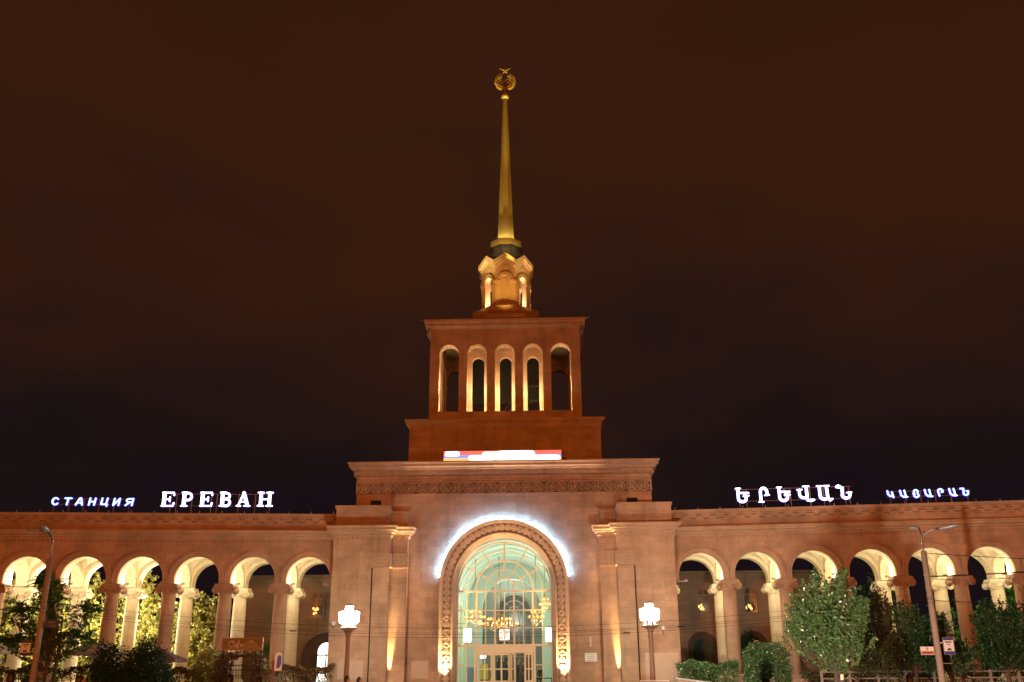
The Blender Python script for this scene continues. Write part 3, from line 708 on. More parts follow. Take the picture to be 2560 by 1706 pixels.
# emblem: star over an open wheat wreath with a twin-peaked ridge
EM = MB(); ec = Vector((0, 9.6, 52.25))
def ear(mb, a, r, ln, wd, tilt):
    ca, sa = math.cos(a), math.sin(a); p = ec+Vector((ca*r, 0, sa*r)); t = Vector((-sa, 0, ca))*(1 if ca > 0 else -1); o_ = Vector((ca, 0, sa))
    d = (t*math.cos(tilt)+o_*math.sin(tilt)).normalized(); s_ = d.cross(Vector((0, 1, 0)))
    a_, b_ = p-d*ln*.45, p+d*ln*.55
    m_ = [p+s_*wd, p-s_*wd]; f_ = Vector((0, -.09, 0)); 
    for q in ((a_, m_[0]), (m_[0], b_), (b_, m_[1]), (m_[1], a_)):
        mb.poly([q[0], q[1], p+f_]); mb.poly([q[1], q[0], p-f_])
for sgn in (-1, 1):
    for k in range(17):
        a = R(-72+k*8.2)
        aa = a if sgn > 0 else PI-a
        w_ = 1-k/22
        ear(EM, aa, .70, .34*w_+.1, .075*w_+.02, .2); ear(EM, aa+.05*sgn, .87, .36*w_+.1, .085*w_+.02, .75); ear(EM, aa, .56, .3*w_+.08, .05, -.5)
em = EM.build('wreath', GOLD, spi, ec)
b = MB(); b.tube([ec+Vector((.78*math.cos(R(a)), 0, .78*math.sin(R(a)))) for a in range(-235, 56, 8)], .05, 6)
b.box(-.22, .22, 9.55, 9.65, 51.42, 51.52); b.tube([ec+Vector((0, 0, -.6)), ec+Vector((0, 0, -1.3))], .07, 6)
b.build('wreath_hoop', GOLD, spi, ec)
b = MB(); c = Vector((0, 9.52, 53.28))
st5 = [(-.62, .33), (-.2, .17), (0, .3), (.2, .17), (.62, .33), (.17, .02), (.30, -.36), (0, -.16), (-.30, -.36), (-.17, .02)]
f_ = c+Vector((0, -.1, 0)); bk = c+Vector((0, .06, 0))
for i in range(10):
    p, q = st5[i], st5[(i+1) % 10]; P_, Q_ = c+Vector((p[0], 0, p[1])), c+Vector((q[0], 0, q[1])); b.poly([P_, Q_, f_]); b.poly([Q_, P_, bk])
b.build('star', GOLD, spi, c)
b = MB()
b.tube([ec+Vector(p) for p in ((-.52, 0, -.05), (-.36, 0, .12), (-.24, 0, .02), (-.1, 0, 0), (.22, 0, .22), (.4, 0, .1), (.55, 0, .08))], .035, 5)
for p, q in (((-.5, 0, -.1), (-.2, 0, -.2)), ((-.42, 0, -.2), (-.1, 0, -.1)), ((.15, 0, -.2), (.5, 0, -.02)), ((.1, 0, -.12), (.42, 0, -.22)), ((-.3, 0, -.28), (-.16, 0, -.1))): b.tube([ec+Vector(p), ec+Vector(q)], .03, 5)
b.build('mountain_ridge', GOLD, spi, ec)

# LED ticker on the roof edge
t = thing('led_ticker', (0, 3.8, 16.0), 'long lit red blue and orange striped screen on the roof edge before the tower base', 'screen')
b = MB(); b.box(-4.42, 4.12, 3.82, 4.0, 16.40, 17.19)
for x in (-3.8, -1.5, .8, 3.6): b.tube([(x, 3.95, 15.7), (x, 3.95, 16.5)], .04, 6)
b.build('frame', BLACK, t, (0, 3.8, 16))
b = MB(); rw_ = [(16.42, 16.65, 0), (16.65, 16.88, 1), (16.88, 17.17, 2)]
for z0, z1, mi in rw_: b.cur = mi; b.poly([(-4.4, 3.81, z0), (4.1, 3.81, z0), (4.1, 3.81, z1), (-4.4, 3.81, z1)])
b.cur = 3
def blob(x0, x1, z0, z1, k):
    n = 10; cx, cz = (x0+x1)/2, (z0+z1)/2; a, c_ = (x1-x0)/2, (z1-z0)/2
    b.poly([(cx+a*abs(math.cos(q))**.35*(1 if math.cos(q) > 0 else -1), 3.806-.001*k, cz+c_*abs(math.sin(q))**.5*(1 if math.sin(q) > 0 else -1)) for q in [2*PI*j/28 for j in range(28)]])
for k, q in enumerate(((-4.3, -3.25, 16.78, 17.16), (-2.6, -.6, 16.46, 16.86), (-1.6, -.5, 16.6, 17.1), (-.7, 2.1, 16.43, 17.17), (1.9, 4.0, 16.44, 16.82), (.1, 2.2, 16.43, 17.17))): blob(*q, k)
b.build('lit_face', [glow('led_orange', (1, .62, .16), 1.1), glow('led_blue', (.22, .30, 1), 1.3), glow('led_red', (1, .17, .12), 1.15), glow('led_white', (.97, .97, 1), 2.2)], t, (0, 3.8, 16), recalc=False)

# uplights at the pilasters and the foot of the archivolt
for sx in (-1, 1):
    t = thing('ground_uplight', (sx*7.3, .55, FLZ), ('left' if sx < 0 else 'right')+' small round ground spotlight washing the corner pilaster yellow', 'spotlight', 'yellow ground spotlights at the pilasters')
    b = MB(); b.lathe([(.11, FLZ), (.12, FLZ+.12), (.09, FLZ+.14), (.085, FLZ+.12)], (sx*7.36, .60), 12); b.build('housing', GREYM, t, (sx*7.36, .60, FLZ))
    b = MB(); b.lathe([(.084, FLZ+.119), (.084, FLZ+.125)], (sx*7.36, .60), 12); b.build('lens', glow('lens_warm', (1, .85, .5), 12), t, (sx*7.36, .60, FLZ))
    lamp('uplight', (sx*7.36, .60, FLZ+.2), 13000, (1, .74, .32), .02, spot=20, aim=(sx*7.40, .70, FLZ+5), blend=1, parent=t)
    t = thing('ground_uplight', (sx*3.78, .9, FLZ), ('left' if sx < 0 else 'right')+' ground spotlight at the foot of the carved portal ring', 'spotlight', 'ground spotlights at the portal feet')
    b = MB(); b.lathe([(.13, FLZ), (.14, FLZ+.12), (.1, FLZ+.14), (.1, FLZ+.12)], (sx*3.76, 1.0), 12); b.build('housing', GREYM, t, (sx*3.76, 1.0, FLZ))
    b = MB(); b.lathe([(.098, FLZ+.119), (.098, FLZ+.125)], (sx*3.76, 1.0), 12); b.build('lens', glow('lens_warm', (1, .85, .5), 12), t, (sx*3.76, 1.0, FLZ))
    lamp('uplight', (sx*3.76, 1.02, FLZ+.16), 6500, (1, .72, .34), .05, spot=66, aim=(sx*3.76, 1.28, FLZ+6), blend=.9, parent=t)

# ================================================================== ARCADE WINGS
AL = R(6.2); PITCH = 3.65; A1 = 1.80; NB = 7
wings = {}
def wmap(sx): return lambda p: (sx*(11.3+p[0]*math.cos(AL)), 1.35-p[0]*math.sin(AL)+p[1], p[2])
def cap_mesh():
    """ionic capital: necking, four corner volutes with bolsters, abacus, centred on the column axis, z 0..0.72"""
    b = MB(); b.lathe([(.42, -.02), (.46, .02), (.44, .06), (.43, .2), (.52, .3), (.5, .36)], (0, 0), 20)
    for sx in (-1, 1):
        for sy in (-1, 1):
            cx = sx*.52; rr = .19
            b.mp = lambda p, sx=sx, sy=sy: (p[0], p[1], p[2])
            # spiral face on front/back: bolster along Y
            b.smooth = True
            b.loft([[(cx+q*math.cos(2*PI*k/18), sy*y, .28+q*math.sin(2*PI*k/18)) for k in range(18)] for q, y in ((.13, .02), (.15, .2), (.22, .42), (.24, .46), (.24, .54), (.20, .545), (.195, .52))])
            b.smooth = False
            pts = [(cx+sx*(.04+.155*j/26)*math.cos(j*.55), sy*.545, .28+(.04+.155*j/26)*math.sin(j*.55)) for j in range(27)]
            b.tube(pts, .022, 4)
            b.mp = None
    b.box(-.5, .5, -.49, .49, .36, .46)
    b.box(-.64, .64, -.56, .56, .46, .56); b.box(-.60, .60, -.52, .52, .56, .68)
    for sy in (-1, 1):
        for j in range(3): b.tube([((j-1)*.1, sy*.45, .42), ((j-1)*.05, sy*.47, .1)], .035, 5, .015)
    return b
CAPS = {}
for nm, mt in (('front', CARV), ('rear', PALE)): CAPS[nm] = cap_mesh().mesh('capital', mt)
def shaft_mesh(mt):
    b = MB(); b.lathe([(.44+.03, 0), (.47, .8), (.465, 2.2), (.45, 4.2), (.425, 5.3)], (0, 0), 28); return b.mesh('shaft', mt)
SH = {'front': shaft_mesh(TRIM), 'rear': shaft_mesh(PALE)}
def base_mesh(mt):
    b = MB(); b.box(-.68, .68, -.68, .68, -.5, -.28); b.lathe([(.64, -.28), (.66, -.2), (.6, -.13), (.54, -.1), (.56, -.04), (.5, 0)], (0, 0), 24); return b.mesh('base', mt)
BS = {'front': base_mesh(TRIM), 'rear': base_mesh(PALE)}
SPR = 7.98
for sx in (-1, 1):
    m = wmap(sx); side = 'left' if sx < 0 else 'right'
    wg = thing('arcade_wing', m((12, 2, FLZ)), 'long open arcade of round arches on ionic columns, %s of the portal block' % side, 'arcade')
    wings[sx] = wg
    U0, U1 = -.03, A1+PITCH*(NB-.5)+.4
    arches = [(A1+PITCH*k, 1.45, SPR) for k in range(NB)]
    b = MB(m); arch_wall(b, U0, U1, 7.70, 11.2, arches, 0, .85, n=22); b.build('front_arch_wall', TUFF, wg, wl(wg))
    b = MB(m); arch_wall(b, U0, U1, 7.70, 11.2, arches, 3.45, 4.2, n=22); b.build('rear_arch_wall', PALE, wg, wl(wg))
    # inner lining of the front wall arches in pale stone
    b = MB(m)
    for k in range(NB):
        c = A1+PITCH*k
        pts = arch_path(c, SPR, 7.7, 22)
        b.smooth = True
        b.loft([[(c+ux*1.447, v, z+uz*1.447) for ux, uz, z in pts] for v in (.12, .852)], closed=False)
        b.loft([[(c+ux*r, .856, z+uz*r) for ux, uz, z in pts] for r in (1.447, 1.8)], closed=False)
    b.build('arch_lining', PALE, wg, wl(wg))
    # groin vaults
    b = MB(m)
    for k in range(NB):
        c = A1+PITCH*k
        def gv(a, bb, c=c):
            u = (a-.5)*PITCH; v = .856+bb*2.594
            zA = SPR+.05+math.sqrt(max(0, 1.66**2-min(1.66, abs(u))**2))
            tv = min(1, abs(bb-.5)*2*1.02); zB = 7.75+(1.95)*math.sqrt(max(0, 1-tv*tv))
            return (c+u, v, max(zA, zB))
        b.grid(gv, 22, 18)
    b.build('groin_vault', PALE, wg, wl(wg))
    # transverse arches
    for k in range(NB+1):
        b = MB(); c = A1+PITCH*(k-.5)
        if c < 0: c = -.3 
        mm = lambda p, c=c: m((c+p[1], p[0]+2.15, p[2]))
        b.mp = mm; arch_wall(b, -1.32, 1.32, 7.70, 9.9, [(0, .92, 8.15)], -.34, .34, n=16)
        b.mp = None; b.build('transverse_arch', PALE, wg, m((c, 2.15, 7.7)))
    # archivolts
    for k in range(NB):
        c = A1+PITCH*k; b = MB(m)
        arch_mould(b, c, SPR, 7.72, [(1.45, .02), (1.45, -.04), (1.58, -.05), (1.60, -.08), (1.72, -.08), (1.73, -.13), (1.815, -.13), (1.815, .02)], 26)
        b.build('archivolt', TRIM, wg, m((c, 0, SPR)))
    # columns
    for k in range(NB):
        c = A1+PITCH*(k+.5)
        for rowname, v in (('front', .42), ('rear', 3.82)):
            p = m((c, v, 1.75)); cm_ = put('column', SH[rowname], wg, p)
            put('capital', CAPS[rowname], cm_, (p[0], p[1], 7.0)); put('base', BS[rowname], cm_, p)
    p = m((A1-PITCH/2+.1, 3.82, 1.75)); cm_ = put('column', SH['rear'], wg, p); put('capital', CAPS['rear'], cm_, (p[0], p[1], 7.0))
    # entablature
    b = MB()
    ends = [m((U0, 0, 0))[:2], m((U1, 0, 0))[:2]]
    if sx < 0: ends = ends[::-1]
    moulding(b, ends, [(-.05, 10.55), (.08, 10.55), (.10, 10.66), (.22, 10.70), (.24, 10.80), (.40, 10.88), (.42, 11.0), (.50, 11.08), (.50, 11.14), (-.05, 11.2)])
    moulding(b, ends, [(-.05, 10.28), (.03, 10.28), (.03, 10.33), (-.05, 10.33)])
    co_ = b.build('cornice', TRIM, wg, m((10, 0, 10.6)))
    b = MB(); dentils(b, ends[0], ends[1], 10.35, 10.53, .0, .10, .30, .15); b.build('dentils', TRIM, co_, wl(co_))
    b = MB(m); b.box(U0, U1, .10, .5, 11.2, 12.2); pp_ = b.build('parapet', TUFF, wg, m((10, .1, 11.2)))
    b = MB(); moulding(b, [m((U0, .1, 0))[:2], m((U1, .1, 0))[:2]][::(1 if sx > 0 else -1)], [(-.4, 12.2), (.02, 12.16), (.05, 12.2), (.08, 12.34), (-.4, 12.36)]); b.build('coping', TRIM, pp_, wl(pp_))
    b = MB(m); LW = U1-U0
    def zig(a, bb):
        u = a*LW; z = bb*.5; ph = (u % .9)/.9; tri = abs(ph-.5)*2
        wv = .08+.34*(tri if tri < .5 else 1-tri)*1.0
        wv = .25+.12*math.sin(2*PI*u/.9)+.04*math.sin(6*PI*u/.9)
        h = max(0, 1-abs(z-wv)/.05); h = max(h, .7*max(0, 1-abs(z-wv-.12)/.03))
        if z < .03 or z > .47: h = .5
        return (U0+u, .092-.09*h, 11.60+z)
    b.grid(zig, 520, 14); zf = b.build('zigzag_frieze', SHADE_SOOT, pp_, wl(pp_)); zf.data.materials.append(TUFF)
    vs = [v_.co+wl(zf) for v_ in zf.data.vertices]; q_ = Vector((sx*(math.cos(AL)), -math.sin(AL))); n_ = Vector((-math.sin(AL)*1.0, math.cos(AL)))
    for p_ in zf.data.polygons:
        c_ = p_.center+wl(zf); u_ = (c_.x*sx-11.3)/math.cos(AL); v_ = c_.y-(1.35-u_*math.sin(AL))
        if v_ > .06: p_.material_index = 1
    b = MB(m); b.box(U0, U1, .5, 4.3, 11.0, 11.3); b.build('roof', ROOF, wg, m((10, 2, 11.2)))
    # cable studs along the parapet
    for k in range(16): 
        u = .4+k*1.5; b = MB(m); b.tube([(u, .2, 12.33), (u, .2, 12.52)], .025, 5); b.build('parapet_stud', GREYM, pp_, m((u, .2, 12.33)))
    # arcade floodlights on the back of the front capitals
    for k in range(-1, NB):
        u = A1+PITCH*(k+.5)+.0
        if k < 0: u = .35
        p = m((u, 1.12, 7.86))
        b = MB(); b.box(p[0]-.7, p[0]+.7, p[1]-.05, p[1]+.03, 7.70, 7.76); b.box(p[0]-.7, p[0]-.54, p[1]-.08, p[1]+.08, 7.76, 7.83); b.box(p[0]+.54, p[0]+.7, p[1]-.08, p[1]+.08, 7.76, 7.83); fl = b.build('floodlight_box', GREYM, wg, p)
        for du in (-.62, .62): lamp('arcade_light', (p[0]+du, p[1]+.0, 7.92), 135*(.85+.3*rnd.random()), GAL, .08, parent=fl)
# side walls closing the pavilion towards the gallery are part of the pavilions; the courtyard buildings behind
BROWN = stone('dim_tuff', (.34, .23, .15), (.28, .19, .12), blotch=.15)
def courtyard_building(x0, x1, ytop, label, wins, doors, lit):
    t = thing('rear_building', ((x0+x1)/2, 17, FLZ), label, 'building'); b = MB(); z0 = FLZ; Y = 17.3
    holes = sorted([(c, r, zs, zl) for c, r, zs, zl in wins])
    b.box(x0, x1, Y, Y+6, z0, ytop); b.build('wall', BROWN, t, wl(t))
    b = MB(); moulding(b, [(x0, Y), (x1, Y)], [(-.02, ytop-.35), (.1, ytop-.35), (.15, ytop-.2), (.3, ytop-.1), (.3, ytop), (-.02, ytop)]); b.build('cornice', BROWN, t, wl(t))
    for c, hw, zl, zs in wins:
        b = MB(); arch_mould(b, c, zs, zl, [(hw, Y-.1), (hw+.16, Y-.1), (hw+.16, Y), (hw, Y)], 14); b.box(c-.035, c+.035, Y-.05, Y-.01, zl, zs+hw); b.box(c-hw, c+hw, Y-.048, Y-.01, zs-.04, zs+.04); b.box(c-hw, c+hw, Y-.047, Y-.01, zl, zl+.08)
        f_ = b.build('window', BROWN, t, (c, Y, zl))
        b = MB(); b.poly([(c-hw, Y-.006, zl)]+[(c+hw*math.cos(q), Y-.006, zs+hw*math.sin(q)) for q in [PI*(1-j/14) for j in range(15)]]+[(c+hw, Y-.006, zl)])
        b.build('pane', plain('dark_warm_glass', (.05, .035, .03), .15, 0, .3, 2), f_, (c, Y, zl))
        if lit:
            b = MB()
            for k in range(9):
                b.ball((c-.15+.28*rnd.random()*(1 if k % 2 else -1), Y-.05, zl+.25+.45*rnd.random()), .035+.05*rnd.random(), 6, 1.4)
            tag(b.build('lit_chandelier_bulbs', BULB, f_, (c, Y, zl)), kind='stuff')
    for c, R1, zs, hw, dz, white in doors:
        b = MB(); arch_mould(b, c, zs, FLZ, [(R1, Y-.12), (R1+.14, Y-.12), (R1+.14, Y), (R1, Y)], 20)
        rr = b.build('blind_arch', BROWN, t, (c, Y, FLZ))
        b = MB(); b.prism([(c-R1, FLZ)]+[(c+R1*math.cos(q), zs+R1*math.sin(q)) for q in [PI*(1-j/20) for j in range(21)]]+[(c+R1, FLZ)], Y-.02, Y-.002); b.build('arch_infill', plain('dark_infill', (.10, .06, .04), .85), rr, (c, Y, FLZ))
        b = MB(); ds = dz-hw; mt = glow('bright_doorway', (1, .97, .9), 2.2) if white else plain('dark_green_glass', (.03, .05, .035), .12, 0, .5, 2)
        b.poly([(c-hw, Y-.03, FLZ)]+[(c+hw*math.cos(q), Y-.03, ds+hw*math.sin(q)) for q in [PI*(1-j/14) for j in range(15)]]+[(c+hw, Y-.03, FLZ)]); dr = b.build('door', mt, t, (c, Y, FLZ))
        b = MB(); arch_mould(b, c, ds, FLZ, [(hw-.02, Y-.08), (hw+.08, Y-.08), (hw+.08, Y-.03), (hw-.02, Y-.03)], 14)
        b.box(c-hw, c+hw, Y-.075, Y-.035, ds-.32, ds-.22); b.box(c-.05, c+.05, Y-.07, Y-.035, FLZ, ds-.32); b.box(c-.02, c+.02, Y-.07, Y-.035, ds-.22, dz)
        b.build('door_frame', BLACK, dr, (c, Y, FLZ))
courtyard_building(-22.3, -10.2, 9.85, 'dim brown courtyard building with a bright white lit doorway behind the left arcade', [(-15.9, .44, 6.5, 7.95)], [(-15.0, 2.05, 3.2, .72, 4.5, True)], True)
courtyard_building(10.2, 25, 9.85, 'dim brown courtyard building with unlit doors behind the right arcade', [(15.75, .44, 6.5, 7.95), (19.6, .5, 6.5, 7.98)], [(15.45, 1.2, 3.9, .75, 4.5, False), (19.5, 1.2, 3.9, .75, 4.5, False)], True)

# ================================================================== ROOFTOP SIGNS
def capsule_stroke(mb, pts, wd, y, d, z=None):
    """stroke of constant width with round ends, extruded in depth: emissive letter body. pts in (u,z)"""
    for i, (p, q) in enumerate(zip(pts, pts[1:])):
        p, q = Vector(p), Vector(q); dd = q-p
        if dd.length < 1e-6: continue
        a = math.atan2(dd.y, dd.x); n = 7; h = wd/2
        ring = [(q.x+h*math.cos(a-PI/2+PI*k/n), q.y+h*math.sin(a-PI/2+PI*k/n)) for k in range(n+1)]+[(p.x+h*math.cos(a+PI/2+PI*k/n), p.y+h*math.sin(a+PI/2+PI*k/n)) for k in range(n+1)]
        yy = y-.0006*i
        mb.loft([[(x, yy, z_) for x, z_ in ring], [(x, y+d, z_) for x, z_ in ring]])
def arc(cx, cy, rx, ry, a0, a1, n=10): return [(cx+rx*math.cos(R(a0+(a1-a0)*k/n)), cy+ry*math.sin(R(a0+(a1-a0)*k/n))) for k in range(n+1)]
# glyphs: strokes in a unit box (x,y 0..1) with a width factor
S = .07
GL = {
 # serif capitals
 'E': [([(.22, .1), (.22, .9)], 1.35), ([(.08, .95), (.9, .95)], .45), ([(.08, .05), (.9, .05)], .45), ([(.9, .95), (.93, .78)], .5), ([(.9, .05), (.95, .25)], .5), ([(.3, .5), (.62, .5)], .45), ([(.64, .64), (.64, .36)], .45)],
 'P': [([(.25, .1), (.25, .9)], 1.35), ([(.08, .95), (.5, .95)], .45), ([(.05, .05), (.5, .05)], .45), ([(.3, .92)]+arc(.55, .68, .28, .24, 80, -90)+[(.35, .44)], .75)],
 'B': [([(.25, .1), (.25, .9)], 1.35), ([(.08, .95), (.5, .95)], .45), ([(.05, .05), (.5, .05)], .45), ([(.3, .93)]+arc(.55, .72, .25, .2, 80, -90)+[(.35, .52)], .75), ([(.35, .52)]+arc(.58, .28, .27, .23, 90, -90)+[(.3, .06)], .8)],
 'A': [([(.5, .95), (.15, .1)], .5), ([(.5, .93), (.8, .1)], 1.25), ([(.28, .33), (.7, .33)], .4), ([(.02, .05), (.3, .05)], .45), ([(.58, .05), (.98, .05)], .45)],
 'H': [([(.22, .1), (.22, .9)], 1.2), ([(.78, .1), (.78, .9)], 1.2), ([(.22, .5), (.78, .5)], .5), ([(.04, .95), (.4, .95)], .45), ([(.04, .05), (.4, .05)], .45), ([(.6, .95), (.97, .95)], .45), ([(.6, .05), (.97, .05)], .45)],
 # heavy italic capitals
 'c': [(arc(.55, .5, .38, .40, 40, 320, 14), 1)],
 't': [([(.15, .88), (.95, .88)], 1), ([(.55, .88), (.42, .1)], 1)],
 'a': [([(.1, .1), (.55, .9), (.7, .9), (.88, .1)], 1), ([(.4, .35), (.78, .35)], .8)],
 'h': [([(.25, .9), (.14, .1)], 1), ([(.86, .9), (.75, .1)], 1), ([(.2, .5), (.8, .5)], 1)],
 'ts': [([(.22, .92), (.12, .2), (.72, .2), (.85, .92)], 1), ([(.7, .2), (.85, .18), (.78, -.02)], .9)],
 'i': [([(.25, .9), (.14, .1)], 1), ([(.86, .9), (.75, .1)], 1), ([(.18, .14), (.82, .86)], .9)],
 'ya': [([(.88, .9), (.78, .1)], 1), ([(.88, .88), (.5, .88)]+arc(.45, .68, .26, .2, 90, 270)+[(.82, .48)], .95), ([(.5, .46), (.1, .1)], 1)],
 # Armenian, serif weight
 'Ye': [([(.2, .9), (.2, .35)]+arc(.48, .3, .28, .22, 180, 350)[0:], 1.1), ([(.76, .28), (.76, .42)], 1.1), ([(.28, .66), (.93, .64)], .7), ([(.6, .6), (.78, .56)], .5), ([(.05, .95), (.38, .95)], .4), ([(.56, .44), (.96, .46)], .4)],
 'Re': [([(.25, .1), (.25, .6)]+arc(.52, .68, .27, .25, 180, 0)+[(.8, .5)], 1.1), ([(.08, .04), (.48, .04)], .4), ([(.6, .46), (.97, .48)], .4)],
 'Vev': [([(.55, .9), (.55, .12)], 1.1), ([(.14, .72), (.14, .5)]+arc(.36, .44, .22, .2, 180, 280)+[(.5, .27)], 1.0), ([(.55, .08), (.78, .1), (.92, .1)], .7), ([(.62, .06), (.78, .02), (.93, .1)], .5), ([(.36, .96), (.7, .96)], .4), ([(.02, .76), (.3, .76)], .4)],
 'Ayb': [([(.18, .9), (.18, .4)]+arc(.45, .32, .27, .22, 180, 300), 1.1), ([(.64, .9), (.66, .15)], 1.1), ([(.5, .1), (.68, .12), (.92, .1)], .6), ([(.66, .1), (.8, .0), (.95, .12)], .5), ([(.02, .96), (.34, .96)], .4), ([(.46, .96), (.82, .96)], .4)],
 'Nu': [([(.08, .88), (.3, .84), (.42, .8), (.40, .4)]+arc(.62, .3, .24, .22, 180, 350)+[(.86, .42)], 1.05), ([(.08, .92), (.2, .97), (.32, .88)], .6), ([(.7, .46), (.98, .47)], .4)],
 # Armenian, heavy rounded
 'ken': [([(.12, .9), (.16, .5), (.35, .28), (.62, .26)], 1), ([(.62, .75), (.74, .1)], 1)],
 'ayb': [([(.12, .9), (.2, .35), (.45, .14), (.7, .15)], 1), ([(.62, .9), (.74, .1)], 1), ([(.7, .18), (.93, .12)], .7)],
 'hi': [(arc(.5, .72, .26, .2, -30, 210), 1), ([(.25, .62), (.12, .5), (.3, .42)], .8), ([(.3, .45)]+arc(.52, .28, .3, .2, 160, 380), 1), ([(.76, .66), (.72, .45)], .9)],
 're': [([(.28, .1), (.18, .6)]+arc(.48, .68, .3, .22, 170, -10)+[(.8, .58), (.62, .55)], 1)],
 'nu': [([(.08, .88), (.4, .88), (.36, .4)]+arc(.58, .3, .24, .2, 180, 350)+[(.86, .55)], 1), ([(.86, .58), (.66, .58)], .7)],
}
WHL = glow('sign_white', (.93, .95, 1), 4.5); BLL = glow('sign_violet_rim', (.22, .2, 1), 2.2); CYL = glow('sign_cyan_white', (.42, .72, 1), 2.0); DBL = glow('sign_deep_blue_rim', (.06, .01, 1), 2.6)
RUST = plain('rusted_steel', (.30, .13, .10), .7, .3)
def roof_sign(sx, label, letters, posts, zr, face, rim, wfac, shear=0):
    m = wmap(sx); t = thing('rooftop_sign', m((posts[len(posts)//2], 1.0, 12.3)), label, 'sign')
    b = MB(m)
    umin = min(l[1] for l in letters); umax = max(l[2] for l in letters)
    for u in posts: b.tube([(u, 1.06, 11.3), (u, 1.06, zr[1])], .035, 5); b.tube([(u, 1.06, zr[0]), (u+.25, 2.0, 11.3)], .02, 4)
    for z in zr: b.tube([(umin, 1.06, z), (umax, 1.06, z)], .024, 4)
    b.build('sign_frame', RUST, t, m((umin, 1.06, 12.3)))
    for g_, u0, u1, z0, z1 in letters:
        W_, H_ = u1-u0, z1-z0
        def T(p):
            x = p[0] if sx > 0 else 1-p[0]
            return (u0+W_*x, z0+H_*p[1])
        at = m(((u0+u1)/2, 1, z0))
        for nm, mt, k, y, d in (('letter', face, 1.0, .93, .07), ('letter_rim', rim, 1.42, .985, .06)):
            b = MB(m)
            for pts, wf in GL[g_]: capsule_stroke(b, [T(p) for p in pts], wfac*wf*k if k == 1 else wfac*wf+.04, y, d)
            o = b.build(nm, mt, t if nm == 'letter' else last, at, recalc=True); last = o
roof_sign(-1, 'bright white roof sign reading ЕРЕВАН in serif capitals', [('E', 11.427, 12.341, 12.929, 13.942), ('P', 10.162, 11.006, 12.937, 13.952), ('E', 8.857, 9.758, 12.946, 13.962), ('B', 7.566, 8.415, 12.954, 13.973), ('A', 6.308, 7.233, 12.962, 13.982), ('H', 4.767, 5.826, 12.972, 13.994)],
    (11.72, 11.33, 10.29, 8.97, 8.59, 7.12, 5.99, 4.99), (13.0, 13.83), WHL, BLL, .15)
roof_sign(-1, 'small blue white roof sign reading СТАНЦИЯ in slanted capitals', [('c', 19.11, 19.634, 12.96, 13.525), ('t', 18.273, 18.799, 12.956, 13.522), ('a', 17.502, 18.042, 12.952, 13.519), ('h', 16.621, 17.203, 12.949, 13.516), ('ts', 15.82, 16.376, 12.945, 13.512), ('i', 15.004, 15.575, 12.941, 13.509), ('ya', 14.118, 14.745, 12.937, 13.506)],
    (19.47, 18.46, 17.49, 16.48, 15.49, 14.46), (13.05, 13.44), CYL, DBL, .098)
roof_sign(1, 'bright white roof sign reading ԵՐԵՎԱՆ in Armenian capitals', [('Ye', 4.641, 5.581, 12.84, 13.9), ('Re', 6.129, 6.933, 12.836, 13.893), ('Ye', 7.403, 8.333, 12.834, 13.888), ('Vev', 8.764, 9.929, 12.809, 13.898), ('Ayb', 10.081, 11.112, 12.828, 13.888), ('Nu', 11.321, 12.364, 12.885, 13.874)],
    (4.91, 5.39, 6.42, 7.95, 8.34, 9.63, 10.53, 10.86, 11.92, 12.21), (12.96, 13.78), WHL, BLL, .135)
roof_sign(1, 'small blue white roof sign reading ԿԱՅԱՐԱՆ in Armenian capitals', [('ken', 14.604, 15.169, 12.864, 13.413), ('ayb', 15.421, 15.972, 12.853, 13.414), ('hi', 16.249, 16.732, 12.842, 13.417), ('ayb', 17.01, 17.582, 12.845, 13.418), ('re', 17.836, 18.316, 12.876, 13.435), ('ayb', 18.577, 19.133, 12.852, 13.437), ('nu', 19.308, 19.914, 12.883, 13.44)],
    (14.83, 15.84, 16.8, 17.74, 18.73, 19.78), (12.96, 13.33), CYL, DBL, .098)

